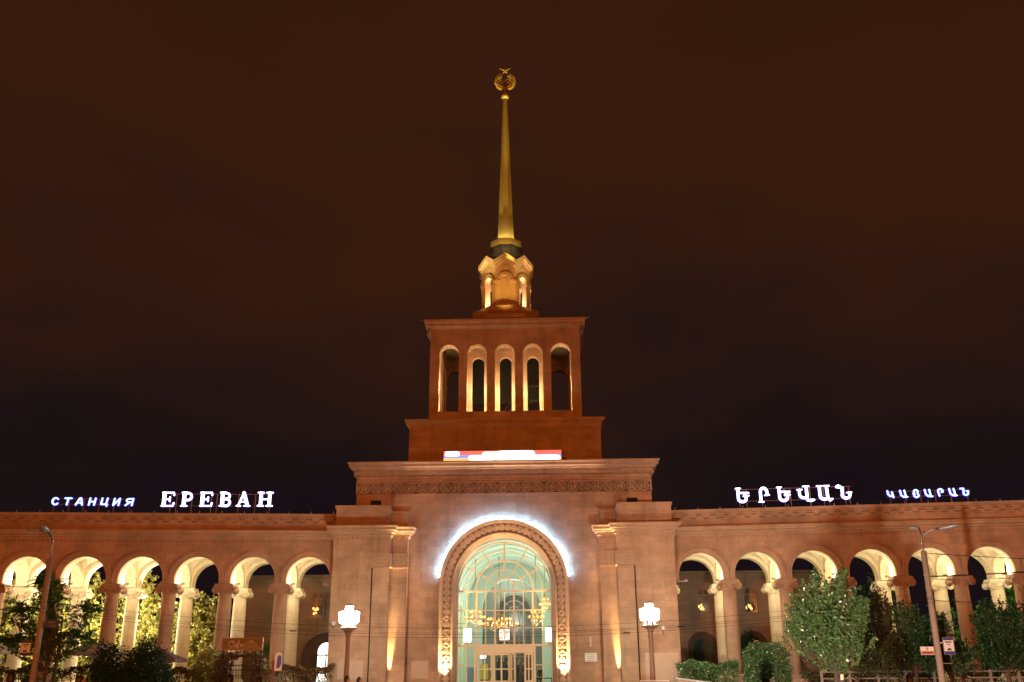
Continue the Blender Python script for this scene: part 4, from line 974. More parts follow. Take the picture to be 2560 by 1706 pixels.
# ================================================================== LANTERN POSTS
LANT = glow('lantern_glass_lit', (.97, 1, .80), 195)
IRONR = plain('painted_iron_post', (.42, .26, .19), .5, .1)
def lantern_post(x, y, label):
    t = thing('lamp_post', (x, y, -.11), label, 'lamp post')
    b = MB(); b.lathe([(.42, 0), (.42, .25), (.30, .35), (.24, .5), (.2, .9), (.15, 1.0), (.15, 1.2), (.155, 1.4), (.125, 3.0), (.115, 3.75), (.15, 3.8), (.15, 3.86), (.13, 3.92), (.16, 4.05), (.24, 4.18), (.40, 4.28), (.50, 4.31), (.50, 4.36), (.1, 4.37)], (x, y), 24)
    b.build('post', IRONR, t, (x, y, 0))
    b = MB(); b.lathe([(.05, 4.36), (.07, 4.5), (.04, 4.6), (.05, 4.72), (.16, 4.76)], (x, y), 12)
    b.build('stem', WHITE, t, (x, y, 4.36))
    b = MB(); b.lathe([(.12, 4.78), (.20, 4.9), (.21, 5.42), (.19, 5.5)], (x, y), 12); b.build('lantern', LANT, t, (x, y, 4.8))
    b = MB(); b.lathe([(.19, 5.5), (.27, 5.52), (.27, 5.56), (.15, 5.62), (.03, 5.68)], (x, y), 12); b.build('lantern_cap', WHITE, t, (x, y, 5.5))
    for k in range(6):
        a = 2*PI*k/6+.26; cx, cy = x+.41*math.cos(a), y+.41*math.sin(a)
        b = MB(); b.lathe([(.07, 4.62), (.13, 4.72), (.15, 5.05), (.145, 5.18)], (cx, cy), 10); ln = b.build('lantern', LANT, t, (cx, cy, 4.7))
        b = MB(); b.lathe([(.145, 5.18), (.19, 5.2), (.18, 5.24), (.06, 5.3)], (cx, cy), 10); b.build('lantern_cap', WHITE, ln, (cx, cy, 5.2))
        b = MB(); q = lambda r_, z: (x+r_*math.cos(a), y+r_*math.sin(a), z)
        b.tube([q(.40, 4.37), q(.30, 4.42), q(.27, 4.5), q(.36, 4.56), q(.41, 4.62)], .028, 6); b.build('bracket', WHITE, ln, (cx, cy, 4.5))
lantern_post(-8.38, -8.5, 'left ornate lamp post with a cluster of glowing white lanterns')
lantern_post(8.50, -8.5, 'right ornate lamp post with a cluster of glowing white lanterns')

# ================================================================== STREET LAMPS (the two by the road are off, those across the square are lit)
def cobra(b, p, d, l=.85, w_=.16):
    p = Vector(p); d = Vector(d).normalized(); s_ = Vector((-d.y, d.x, 0)).normalized(); up = Vector((0, 0, 1)); rings = []
    for f_, rw, rh in ((0, .05, .05), (.15, .09, .07), (.4, .15, .09), (.75, w_, .085), (.95, .11, .06), (1, .04, .03)):
        rings.append([p+d*l*f_+s_*rw*math.cos(2*PI*k/12)+up*rh*math.sin(2*PI*k/12) for k in range(12)])
    b.smooth = True; b.loft(rings); b.smooth = False
def street_lamp(x, y, h, heads, label, group=None, lit=False):
    t = thing('street_lamp', (x, y, 0), label, 'street lamp', group)
    b = MB(); b.lathe([(.17, 0), (.155, 2.5), (.135, h)], (x, y), 16)
    for z in (1.2, 2.6, 3.9, 5.2, 6.3): b.lathe([(.16, z), (.163, z+.05)], (x, y), 16)
    b.build('pole', CONC, t, (x, y, 0))
    for hx, hy, hz in heads:
        d = Vector((hx, hy, 0)).normalized(); top = Vector((x, y, h)); e = Vector((x, y, 0))+Vector((hx, hy, hz))
        b = MB(); pts = [top-Vector((0, 0, .2)), top+Vector((0, 0, .55*(hz-h)))]+[top+Vector((hx*f_*.75, hy*f_*.75, (hz-h)*g_)) for f_, g_ in ((.12, .75), (.35, .9), (.65, .97), (1, 1))]
        b.tube(pts, .04, 8); ar_ = b.build('arm', GREYM, t, top)
        b = MB(); cobra(b, pts[-1], d+Vector((0, 0, .12)), .95); b.build('lamp_head', plain('lamp_head_grey', (.42, .45, .5), .35, .3), ar_, pts[-1])
        if lit:
            b = MB(); c = pts[-1]+d*.55; b.box(c.x-.16, c.x+.16, c.y-.16, c.y+.16, c.z-.12, c.z-.08); b.build('lit_lens', glow('sodium_lens', SOD, 20), ar_, c)
            lamp('sodium_light', (c.x, c.y, c.z-.3), lit, SOD, .2, parent=ar_)
street_lamp(-22.68, -15, 7.55, ((-1.2, .3, 9.05), (.15, -1.1, 8.85)), 'tall concrete street lamp pole with two unlit arms at the left', 'tall unlit street lamps')
street_lamp(21.65, -15, 7.5, ((.15, 1.1, 8.8), (1.05, -.5, 8.55)), 'tall concrete street lamp pole with two unlit arms at the right', 'tall unlit street lamps')
for x, pw in ((-46, 37000), (-15, 38000), (16, 37000), (47, 38000)):
    street_lamp(x, -100, 9.5, ((0, 1.2, 10.4),), 'lit sodium street lamp across the square behind the viewer', 'lit sodium street lamps across the square', pw)

# ================================================================== SIGNS ON POLES AND WALLS
BLUE = plain('sign_blue', (.02, .035, .22), .4, 0, .05); SIGNW = plain('enamel_white', (.72, .70, .66), .45, 0, .03); INK = plain('sign_ink', (.03, .03, .035), .5); REDS = plain('sign_red', (.55, .10, .05), .45)
def bars(b, x0, x1, z, h, y, n, gap=.25):
    wd = (x1-x0)/n
    for k in range(n):
        ww = wd*(1-gap); b.box(x0+k*wd, x0+k*wd+ww, y-.006, y, z, z+h)
        b.box(x0+k*wd+ww*.3, x0+k*wd+ww*.55, y-.008, y, z+h*.35, z+h*.6)
def bus_sign(x0, x1, z0, z1, y, label, px, bracket):
    t = thing('bus_stop_sign', ((x0+x1)/2, y, z0), label, 'sign', 'bus stop signs on the lamp poles'); at = (x0, y, z0); W_, H_ = x1-x0, z1-z0
    b = MB(); b.box(x0, x1, y, y+.03, z0, z1); b.build('panel', plain('sign_frame_blue', (.16, .13, .22), .5), t, at)
    b = MB(); b.box(x0+.06*W_, x1-.06*W_, y-.006, y-.001, z0+.2*H_, z1-.17*H_); b.build('white_field', SIGNW, t, at)
    b = MB(); b.box(x0+.06*W_, x1-.06*W_, y-.006, y-.001, z0+.03*H_, z0+.195*H_); b.box(x0+.06*W_, x1-.06*W_, y-.006, y-.001, z1-.165*H_, z1-.03*H_); b.build('blue_band', BLUE, t, at)
    b = MB(); xm = (x0+x1)/2
    bars(b, x0+.2*W_, x1-.2*W_, z1-.32*H_, .09*H_, y-.007, 5); bars(b, x0+.35*W_, x1-.35*W_, z1-.44*H_, .05*H_, y-.007, 3)
    # bus pictogram, seen from the front
    b.box(xm-.17*W_, xm+.17*W_, y-.013, y-.007, z0+.25*H_, z0+.34*H_); b.box(xm-.13*W_, xm+.13*W_, y-.013, y-.007, z0+.341*H_, z0+.37*H_)
    for s_ in (-1, 1): b.box(*xr(xm+s_*.17*W_, xm+s_*.10*W_), y-.013, y-.007, z0+.215*H_, z0+.249*H_)
    b.build('lettering', INK, t, at)
    b = MB()
    for p in bracket: b.tube(p, .018, 5)
    b.build('bracket', GREYM, t, at)
bus_sign(-23.47, -22.93, 2.84, 3.56, -15.15, 'bus stop sign on the left concrete pole, white field between blue bands', -22.7, [[(-22.95, -15.13, 3.4), (-22.7, -15.05, 3.4)], [(-22.95, -15.13, 3.0), (-22.7, -15.05, 3.0)]])
bus_sign(21.88, 22.42, 2.55, 3.35, -15.15, 'bus stop sign on the right concrete pole, held by a square bracket', 21.7, [[(22.2, -15.13, 2.6), (22.2, -15.13, 2.15), (21.7, -15.05, 2.15)], [(21.9, -15.13, 3.1), (21.7, -15.05, 3.1)]])
t = thing('direction_sign', (-22.15, -14.9, 4.15), 'small dark blue rectangular sign right of the left concrete pole', 'sign')
b = MB(); b.box(-22.48, -21.8, -14.93, -14.9, 4.17, 4.55); b.build('panel', BLUE, t, (-22.15, -14.9, 4.15))
b = MB(); bars(b, -22.32, -21.98, 4.40, .08, -14.932, 4); bars(b, -22.25, -21.92, 4.22, .06, -14.932, 4); b.build('lettering', plain('sign_orange_ink', (.25, .16, .12), .5), t, (-22.15, -14.9, 4.15))
b = MB(); b.tube([(-22.7, -14.9, 4.36), (-22.48, -14.9, 4.36)], .02, 5); b.build('bracket', GREYM, t, (-22.15, -14.9, 4.15))
t = thing('notice_sign', (21.1, -15.1, 2.55), 'small sign left of the right pole, white above and red below', 'sign')
b = MB(); b.box(20.78, 21.42, -15.13, -15.1, 2.55, 2.93); b.build('panel', SIGNW, t, (21.1, -15.1, 2.55))
b = MB(); b.box(20.8, 21.4, -15.137, -15.131, 2.57, 2.72); b.build('red_band', REDS, t, (21.1, -15.1, 2.55))
b = MB(); arch_mould(b, 21.1, 2.83, 2.83, [(.05, -15.137), (.062, -15.137), (.062, -15.131), (.05, -15.131)], 14); b.box(21.085, 21.115, -15.137, -15.131, 2.77, 2.88); b.box(21.04, 21.16, -15.136, -15.131, 2.76, 2.775); bars(b, 20.88, 21.32, 2.63, .035, -15.138, 7)
b.build('lettering', INK, t, (21.1, -15.1, 2.55))
b = MB(); b.tube([(21.42, -15.11, 2.75), (21.65, -15.05, 2.75)], .02, 5); b.build('bracket', GREYM, t, (21.1, -15.1, 2.55))
t = thing('wall_plaque', (5.63, WY, 2.6), 'white wall plaque with four rows of dark lettering right of the portal', 'plaque')
b = MB(); b.box(5.25, 6.03, WY-.05, WY-.002, 2.61, 3.14); b.build('panel', plain('plaque_white', (.85, .84, .8), .4, 0, .03), t, (5.63, WY, 2.6))
b = MB()
for k, (a, c) in enumerate(((.1, .68), (.2, .58), (.14, .64), (.2, .6))): bars(b, 5.25+a, 5.25+c, 3.02-k*.12, .045, WY-.051, 11, .35)
b.build('lettering', plain('grey_ink', (.42, .36, .33), .6), t, (5.63, WY, 2.6))
t = thing('thermometer', (5.65, WY, 3.55), 'narrow white vertical thermometer on the wall above the plaque', 'thermometer')
b = MB(); b.box(5.6, 5.7, WY-.04, WY-.002, 3.54, 4.13); b.build('backplate', SIGNW, t, (5.65, WY, 3.55))
b = MB(); b.tube([(5.65, WY-.045, 3.6), (5.65, WY-.045, 4.08)], .01, 5); b.build('tube', REDS, t, (5.65, WY, 3.55))
t = thing('wall_floodlight', (-10.95, -.3, 4.8), 'small round unlit floodlight on a bracket at the left pavilion edge', 'floodlight')
b = MB(); b.loft([[(-10.95+r_*math.cos(2*PI*k/14)+q*.5, -.35-q, 5.05+r_*math.sin(2*PI*k/14)) for k in range(14)] for q, r_ in ((-.12, .05), (-.08, .13), (.02, .17), (.04, .17))]); b.build('housing', BLACK, t, (-10.95, -.3, 5))
b = MB(); b.loft([[(-10.95+r_*math.cos(2*PI*k/14)+.035, -.405-q, 5.05+r_*math.sin(2*PI*k/14)) for k in range(14)] for q, r_ in ((0, .15), (.005, .14))]); b.build('glass', plain('lamp_glass', (.6, .6, .6), .2), t, (-10.95, -.3, 5))
b = MB(); b.tube([(-10.95, -.3, 4.88), (-10.95, -.25, 4.75), (-10.95, 0, 4.75)], .025, 5); b.build('bracket', BLACK, t, (-10.95, -.3, 4.75))
t = thing('loudspeaker', (10.2, -.25, 4.3), 'small grey horn loudspeaker on a bracket beside the right lamp post', 'loudspeaker')
b = MB(); b.tube([(10.2, 0, 4.25), (10.2, -.25, 4.25), (10.2, -.25, 4.5)], .02, 5); b.build('bracket', BLACK, t, (10.2, -.25, 4.3))
b = MB(); b.loft([[(10.2+r_*math.cos(2*PI*k/12), -.2-q, 4.6+r_*math.sin(2*PI*k/12)) for k in range(12)] for q, r_ in ((0, .04), (.12, .05), (.2, .12))]); b.build('horn', GREYM, t, (10.2, -.25, 4.3))

# ================================================================== OVERHEAD WIRES
def wire(p, q, sag, r, label, n=28, ins=()):
    p, q = Vector(p), Vector(q); b = MB()
    f_ = lambda t_: p.lerp(q, t_)-Vector((0, 0, 4*sag*t_*(1-t_)))
    b.tube([f_(k/n) for k in range(n+1)], r, 5)
    o = b.build('overhead_wire', BLACK, None, p); tag(o, label, 'wire', 'overhead wires strung between the poles')
    for t_ in ins:
        c = f_(t_); b = MB(); b.tube([c-Vector((.16, 0, 0)), c+Vector((.16, 0, 0))], .035, 6); b.build('insulator', BLACK, o, c)
for k, (dz, sag, ins) in enumerate(((0, 1.5, (.46,)), (-.26, 1.48, ()), (-.36, 1.46, (.29, .72)), (-.52, 1.44, (.2, .66)))):
    lb = ('topmost', 'second highest', 'second lowest', 'lowest')[k]
    wire((-22.68, -15.1-.12*k, 5.45+dz), (21.65, -15.1-.12*k, 5.5+dz), sag, .0075, lb+' of the thin wires sagging across the portal between the poles', 36, ins)
wire((-22.68, -15, 6.2), (-40, -18, 7.2), .3, .022, 'thick wire running out of frame left from the left pole', 10)
wire((-22.68, -15, 5.2), (-40, -17, 5.1), .3, .018, 'lower wire running out of frame left from the left pole', 10)
wire((21.65, -15, 7.4), (40, -20, 6.4), .3, .018, 'wire running down to the right from the top of the right pole', 10)
wire((21.65, -15, 6.25), (40, -16, 7.6), .25, .03, 'thick wire running out of frame right from the right pole', 10, (.12,))
wire((21.65, -15, 5.1), (40, -15, 5.2), .3, .018, 'lower wire running out of frame right from the right pole', 10)

# ================================================================== VEGETATION
def leaf(b, p, d, s_, ln, wd):
    """one bent rhombus leaf at p, pointing along d with side s_"""
    a = b.V(p); c1 = b.V(p+d*ln*.5+s_*wd); c2 = b.V(p+d*ln*.5-s_*wd); e = b.V(p+d*ln); b.F((a, c1, e, c2))
def rdir(): 
    z = rnd.uniform(-1, 1); a = rnd.uniform(0, 2*PI); q = math.sqrt(1-z*z); return Vector((q*math.cos(a), q*math.sin(a), z))
def foliage(b, blobs, n, ln, wd, shell=.55, droop=0, clump=0):
    vol = [r[0]*r[1]*r[2] for _, r in blobs]; tot_ = sum(vol)
    for (c, r), v_ in zip(blobs, vol):
        m = int(n*v_/tot_); c = Vector(c)
        k = 0
        while k < m:
            d = rdir(); q = shell+(1.06-shell)*rnd.random()**.7
            q *= 1+.13*math.sin(5*d.x+3*d.z+c.x*7)+.09*math.sin(9*d.y-7*d.z+c.z*5)
            p = c+Vector((d.x*r[0]*q, d.y*r[1]*q, d.z*r[2]*q))
            j = max(1, int(clump)); 
            for _ in range(j):
                pp_ = p+rdir()*(.12 if clump else 0)
                dd = (rdir()+d*.8+Vector((0, 0, -droop))).normalized(); s_ = dd.cross(rdir()).normalized(); f_ = .6+.8*rnd.random()
                leaf(b, pp_, dd, s_, ln*f_, wd*f_); k += 1
def trunk(b, base, top, r, limbs, n=9):
    base, top = Vector(base), Vector(top); mid = base.lerp(top, .5)+Vector((r*.8, 0, 0)); b.tube([base, mid, top], r, n, r*.45)
    for l in limbs[:9]:
        l = Vector(l); s_ = base.lerp(top, .45+.4*rnd.random()); m_ = s_.lerp(l, .5)+Vector((0, 0, -.1)); b.tube([s_, m_, l], r*.4, 6, r*.1)
def tree(name, x, y, z0, blobs, n, ln, wd, mat_, label, cat='tree', group=None, r=.12, shell=.5, clump=3, droop=.2, pinnate=0, trunks=1, shoots=90):
    t = thing(name, (x, y, z0), label, cat, group); b = MB()
    if cat == 'tree':
        ex = []
        for c, q in blobs:
            for _ in range(5):
                d = rdir(); d.z = abs(d.z)*.9-.1; f_ = rnd.uniform(.22, .38)
                ex.append(((c[0]+d.x*q[0]*.95, c[1]+d.y*q[1]*.9, c[2]+d.z*q[2]*1.0), (q[0]*f_, q[1]*f_, q[2]*f_*1.35)))
        blobs = [(c, (q[0]*.88, q[1]*.88, q[2]*.9)) for c, q in blobs]+ex; n = int(n*1.1)
    for k in range(trunks):
        tx = x+(k-(trunks-1)/2)*.5; mz = sum(c[2] for c, _ in blobs)/len(blobs)
        trunk(b, (tx, y, z0), (tx+.1, y, mz), r, [c for c, _ in blobs])
    lf = MB()
    if cat == 'tree' and shoots:
        z_lo = min(c[2]-q[2] for c, q in blobs); z_hi = max(c[2]+q[2] for c, q in blobs); per = int(n*.78/shoots); n = int(n*.24)
        for k in range(shoots):
            c, q = rnd.choice(blobs); d = rdir(); gg = rnd.uniform(.75, 1.32); e = Vector((c[0]+d.x*q[0]*gg, c[1]+d.y*q[1]*gg, c[2]+abs(d.z)**.7*(1 if d.z > -.3 else -1)*q[2]*gg))
            f0 = z_lo+(z_hi-z_lo)*rnd.uniform(.0, .45); s0 = Vector((x+(e.x-x)*.15, y+(e.y-y)*.15, min(f0, e.z-.1))); md = s0.lerp(e, .5)+Vector(((e.x-x)*.18, (e.y-y)*.18, -.12))
            b.tube([s0, md, e], .022, 4, .006)
            for _ in range(per):
                f_ = rnd.random()**.6*1.03; pp_ = s0.lerp(md, f_*2) if f_ < .5 else md.lerp(e, f_*2-1); pp_ = pp_+rdir()*rnd.random()*(.34-.26*f_)
                dd = ((e-md).normalized()*.7+rdir()+Vector((0, 0, -droop))).normalized(); g_ = .6+.7*rnd.random(); leaf(lf, pp_, dd, dd.cross(rdir()).normalized(), ln*g_, wd*g_)
    b.build('trunk', BARK, t, (x, y, z0)); b = lf; foliage(b, blobs, n, ln, wd, shell, droop, clump)
    for _ in range(pinnate):
        c, rr = rnd.choice(blobs); d = rdir(); p = Vector(c)+Vector((d.x*rr[0], d.y*rr[1], d.z*rr[2]))*rnd.uniform(.6, 1.05)
        d2 = (Vector((d.x, d.y, .35+.4*rnd.random()))).normalized(); L_ = rnd.uniform(.6, 1.0); prev = p
        for j in range(11):
            f_ = j/10; q = p+d2*L_*f_+Vector((0, 0, -.55*L_*f_*f_)); tn = (q-prev).normalized() if j else d2; prev = q
            s_ = tn.cross(Vector((0, 0, 1))).normalized()
            for sg in (-1, 1): leaf(b, q, (s_*sg+tn*.35+Vector((0, 0, -.35))).normalized(), tn, .20*(1-.4*f_), .035)
    b.build('crown', mat_, t, (x, y, z0), recalc=False); return t
G1 = leafmat('leaf_fresh_green', (.022, .12, .018), (.075, .22, .03), .3, .3)
G2 = leafmat('leaf_dark_green', (.013, .052, .016), (.034, .092, .020), .5, .2)
G3 = leafmat('leaf_yellow_green', (.17, .18, .035), (.46, .38, .10), .4, .4)
G4 = leafmat('leaf_glossy_green', (.055, .13, .042), (.14, .24, .085), .3, .25, .6)
G5 = leafmat('leaf_autumn_red', (.13, .03, .015), (.16, .12, .03), .45, .3)
G6 = leafmat('leaf_brown_green', (.06, .045, .015), (.07, .09, .02), .45, .3)
G7 = leafmat('leaf_conifer', (.010, .045, .022), (.022, .065, .024), .6, .1)
K_ = 1.178
push = lambda bl: [((2.356+(c[0]-2.356)*K_, -12, 1.6+(c[2]-1.6)*K_), tuple(v*K_ for v in q)) for c, q in bl]
tree('ailanthus_tree', -23.4, -12, 0, push([((-20.1, -20, 4.5), (.8, .9, 1.2)), ((-21.2, -19.8, 4.3), (.8, .7, .6)), ((-19.6, -20, 3.2), (.9, .9, 1.3)), ((-18.3, -20.1, 4.5), (.7, .6, .5)), ((-20.0, -20, 5.6), (.5, .5, .5)), ((-21.4, -20, 3.3), (.6, .6, .4)), ((-18.3, -20, 3.2), (.6, .6, .5))]), 2600, .20, .05, G1, 'feathery green tree with drooping leaflets before the left arcade', trunks=2, pinnate=330, shell=.3, r=.1)
tree('juniper_bush', -19.5, -14, 0, [((-19.5, -14, 2.2), (.72, .7, 1.25)), ((-19.3, -14, 1.4), (.8, .7, 1.2))], 13000, .10, .026, G7, 'smaller dark rounded juniper bush left of its larger twin', 'bush', 'dark juniper bushes', shell=.55)
tree('juniper_bush', -17.65, -14, 0, [((-17.65, -14, 2.1), (1.1, 1.0, 1.1)), ((-17.5, -14, 2.9), (.55, .55, .72)), ((-17.2, -13.9, 1.3), (1.3, 1.0, 1.2))], 24000, .10, .026, G7, 'larger dark rounded juniper bush left of the cafe gate', 'bush', 'dark juniper bushes', shell=.55)
tree('shrub', -16.5, -7.2, 0, [((-16.5, -7.2, 2.4), (.75, .6, .9)), ((-16.2, -7.2, 1.4), (.95, .7, .9)), ((-17.0, -7, 1.9), (.6, .5, .7))], 4200, .15, .05, G3, 'yellow green leafy shrub beside the cafe gate', 'shrub', r=.05)
tree('maple_tree', 15.1, -20, 0, [((15.1, -20, 3.8), (1.25, 1.1, 1.2)), ((14.3, -20.1, 4.7), (.42, .5, 1.0)), ((14.9, -20, 5.2), (.38, .5, 1.0)), ((15.9, -20, 5.2), (.36, .5, 1.1)), ((15.4, -20, 4.8), (.4, .5, 1.0)), ((16.5, -20, 4.6), (.36, .5, .8)), ((13.8, -20, 4.3), (.36, .5, .8)), ((15.3, -20, 2.7), (1.4, 1.1, .9)), ((13.9, -20, 3.6), (.7, .8, .9)), ((16.3, -20, 3.7), (.7, .8, .9))], 14500, .135, .048, G4, 'dense tree with glossy light green leaves before the right arcade', shell=.3, clump=3, r=.11, shoots=170)
tree('cypress_tree', 19.3, -14, 0, [((19.4, -14, 4.3), (.65, .6, 1.35)), ((19.2, -14, 3.1), (.95, .8, 1.3)), ((18.9, -14, 2.3), (1.0, .8, .8))], 9500, .13, .035, G6, 'dark narrow tree left of the right concrete pole', shell=.4, clump=3)
tree('cypress_tree', 21.0, -13.2, 0, [((20.9, -13.2, 4.2), (.85, .7, .95)), ((21.3, -13.2, 3.0), (1.1, .9, 1.1)), ((20.4, -13.2, 2.6), (.9, .8, .9))], 9500, .13, .035, G2, 'dark bushy tree directly behind the right concrete pole', shell=.4, clump=3)
tree('cypress_tree', 22.8, -13, 0, [((22.7, -13, 3.4), (.95, .8, 1.15)), ((23.2, -13, 2.5), (1.1, .9, .9)), ((22.1, -13, 2.8), (.7, .6, .9))], 9000, .13, .035, G2, 'dark bushy tree right of the right bus stop sign', shell=.4, clump=3)
tree('cypress_tree', 25.4, -13.5, 0, [((25.4, -13.5, 4.0), (1.3, 1.0, 1.15)), ((25.0, -13.5, 2.8), (1.6, 1.1, 1.1)), ((26.6, -13.5, 3.6), (1.2, 1.0, 1.3))], 15000, .14, .04, G2, 'wide dark tree at the right edge of the picture', shell=.4, clump=3)
# courtyard trees behind the arcades
for k, (x, y, s_, h, lb) in enumerate(((-37.5, 9, 3.0, 9.5, 'yellow green lit courtyard tree farthest left behind the arcade'), (-32.2, 9.5, 2.9, 10.2, 'tallest yellow green lit courtyard tree behind the left arcade'), (-27.6, 9.2, 3.0, 9.7, 'yellow green lit courtyard tree behind the middle arches on the left'), (-23.0, 9, 2.0, 7.6, 'small yellow green courtyard tree beside the dim brown building'))):
    tree('linden_tree', x, y, FLZ, [((x, y, h-s_*.8), (s_*.75, s_*.6, s_*.8)), ((x-s_*.5, y, h*.5), (s_*.7, s_*.6, s_*.9)), ((x+s_*.5, y-.3, h*.45), (s_*.65, s_*.6, s_*.9)), ((x, y-.2, 2.6), (s_*.8, s_*.5, 1.4))], 8500, .27, .11, G3, lb, group='lit courtyard trees behind the left arcade', shell=.45, clump=3, r=.2)
for k, (x, y, s_, h, mt, lb) in enumerate(((27.5, 10, 2.6, 8.8, G2, 'dark courtyard tree right of the brown building behind the right arcade'), (32.0, 8.6, 2.4, 7.4, G1, 'green courtyard tree behind the fifth arch of the right arcade'), (36.8, 8.4, 2.6, 8.0, G1, 'green courtyard tree farthest right behind the right arcade'))):
    tree('linden_tree', x, y, FLZ, [((x, y, h-s_*.8), (s_*.75, s_*.6, s_*.8)), ((x-s_*.5, y, h*.45), (s_*.7, s_*.6, s_*.9)), ((x+s_*.5, y-.3, h*.4), (s_*.65, s_*.6, s_*.9))], 4500, .26, .10, mt, lb, group='courtyard trees behind the right arcade', shell=.45, clump=3, r=.2)
tree('shrub', 19.2, 14.5, FLZ, [((18.7, 14.5, 3.0), (1.3, .7, 1.6)), ((20.4, 14.5, 2.6), (1.2, .7, 1.4))], 2600, .2, .08, G2, 'dark courtyard shrub under the windows behind the second right arch', 'shrub')
tree('shrub', -13.1, 12.5, FLZ, [((-17.6, 12.5, 2.2), (.9, .6, 1.0)), ((-18.6, 12.5, 2.8), (1.0, .6, 1.5))], 1800, .18, .07, G1, 'green courtyard shrub left of the bright doorway', 'shrub')
# hedges
def hedge(x0, x1, y, z1, mat_, label, n, bumps=.12):
    t = thing('hedge', ((x0+x1)/2, y, 0), label, 'hedge'); b = MB(); L_ = x1-x0
    for _ in range(n):
        x = x0+L_*rnd.random(); top = z1+bumps*math.sin(x*2.3)+bumps*.6*math.sin(x*6.1+1)
        f_ = rnd.random()
        if f_ < .45: p = Vector((x, y-.45+.15*rnd.random(), top*rnd.random()))
        else: p = Vector((x, y+rnd.uniform(-.5, .5), top-.18*rnd.random()**1.5*(1+abs(rnd.gauss(0, .6)))))
        d = (rdir()+Vector((0, -.3, .3))).normalized(); leaf(b, p, d, d.cross(rdir()).normalized(), .12, .045)
    b.build('foliage', mat_, t, wl(t), recalc=False)
    b = MB()
    for k in range(int(L_/.5)): xx = x0+.25+k*.5; b.tube([(xx, y, 0), (xx+.1, y, z1*.6), (xx-.05, y-.1, z1-.25)], .03, 5)
    b.build('stems', BARK, t, wl(t))
hedge(-14.4, -10.2, -3, 2.3, G5, 'reddish autumn hedge between the cafe gate and the left pavilion', 5200)
hedge(-22.6, -17.3, -6.5, 2.15, G5, 'reddish autumn hedge behind the two juniper bushes', 4500)
hedge(-33, -23, -6.5, 2.35, G6, 'brownish green hedge at the far left edge', 5500)
hedge(10.6, 14.2, -3, 2.4, G4, 'green trimmed hedge right of the right pavilion', 6500)
hedge(16.9, 24.5, -7.5, 1.75, G6, 'low brownish green hedge between the vine arch and the dark trees', 4200)
hedge(25, 34, -7.5, 1.8, G6, 'low brownish green hedge at the far right edge', 3800)
# vine arches
def vine_arch(x0, x1, y, ztop, hw, zo, mat_, label, n, gate):
    t = thing('vine_pergola', ((x0+x1)/2, y, 0), label, 'pergola'); cx = (x0+x1)/2; b = MB()
    for s_ in (-1, 1):
        for yy in (y-.4, y+.4): b.tube([(cx+s_*hw, yy, 0), (cx+s_*hw, yy, zo)]+[(cx+s_*hw*math.cos(R(a)), yy, zo+hw*.55*math.sin(R(a))) for a in (30, 60, 90)], .03, 5)
    b.build('arch_frame', BLACK, t, wl(t)); b = MB(); k = 0
    while k < n:
        x = rnd.uniform(x0, x1); z = rnd.uniform(0, ztop); yy = y+rnd.uniform(-.55, .55)
        e = abs(x-cx)/((x1-x0)/2); lim = ztop-.55*(max(0, e-.6)/.4)**1.5+.07*math.sin(x*9)
        if z > lim: continue
        ins = (abs(x-cx) < hw-.12 and z < zo) or (z >= zo and math.hypot((x-cx)/(hw-.1), (z-zo)/(hw*.5)) < 1)
        if ins: continue
        d = (rdir()+Vector((0, -.4, -.3))).normalized(); leaf(b, Vector((x, yy, z)), d, d.cross(rdir()).normalized(), .13, .05); k += 1
    b.build('vine', mat_, t, wl(t), recalc=False)
    if gate:
        b = MB()
        for k in range(9): xx = cx-hw+.1+k*(2*hw-.2)/8; b.tube([(xx, y, 0), (xx, y, zo-.1)], .012, 4)
        for z in (.3, 1.5, 2.15, zo-.1): b.tube([(cx-hw, y, z), (cx+hw, y, z)], .022, 5)
        for k in range(8):
            xx = cx-hw+.1+(k+.5)*(2*hw-.2)/8; b.tube([(xx+.08*math.cos(q*.7), y, 1.8+.08*math.sin(q*.7)) for q in range(10)], .01, 4)
        b.build('gate', BLACK, t, wl(t))
vine_arch(-15.6, -12.6, -9, 3.15, .72, 2.5, G5, 'reddish vine covered gateway under the cafe signboard', 5200, True)
vine_arch(14.2, 16.8, -5, 3.5, .55, 2.2, G4, 'green vine covered archway between right hedge and glossy tree', 5600, False)
# cafe signboard
t = thing('cafe_signboard', (-14, -9.3, 3.2), 'long brown framed cafe signboard with white script above the vine gateway', 'sign')
b = MB(); b.box(-15.1, -12.88, -9.62, -9.56, 3.2, 3.8); b.build('panel', plain('sign_brown', (.13, .085, .07), .35), t, (-14, -9.3, 3.2))
b = MB(); pts = [(-15.06, 3.24), (-14.7, 3.3), (-14.2, 3.42), (-13.7, 3.62), (-13.55, 3.72), (-13.2, 3.5), (-12.92, 3.3), (-12.92, 3.24)]; b.prism(pts, -9.63, -9.622); b.build('hill_swoosh', plain('sign_pink_brown', (.28, .20, .17), .4), t, (-14, -9.3, 3.2))
b = MB()
for x0, x1, z0, z1 in ((-15.13, -12.85, 3.17, 3.21), (-15.13, -12.85, 3.79, 3.83), (-15.13, -15.08, 3.21, 3.79), (-12.9, -12.85, 3.21, 3.79)): b.box(x0, x1, -9.66, -9.55, z0, z1)
b.build('frame', plain('sign_frame_tan', (.5, .3, .24), .5), t, (-14, -9.3, 3.2))
b = MB()
def scr(p, ox, s_=.3): return [(ox+x*s_, 3.36+z*s_) for x, z in p]
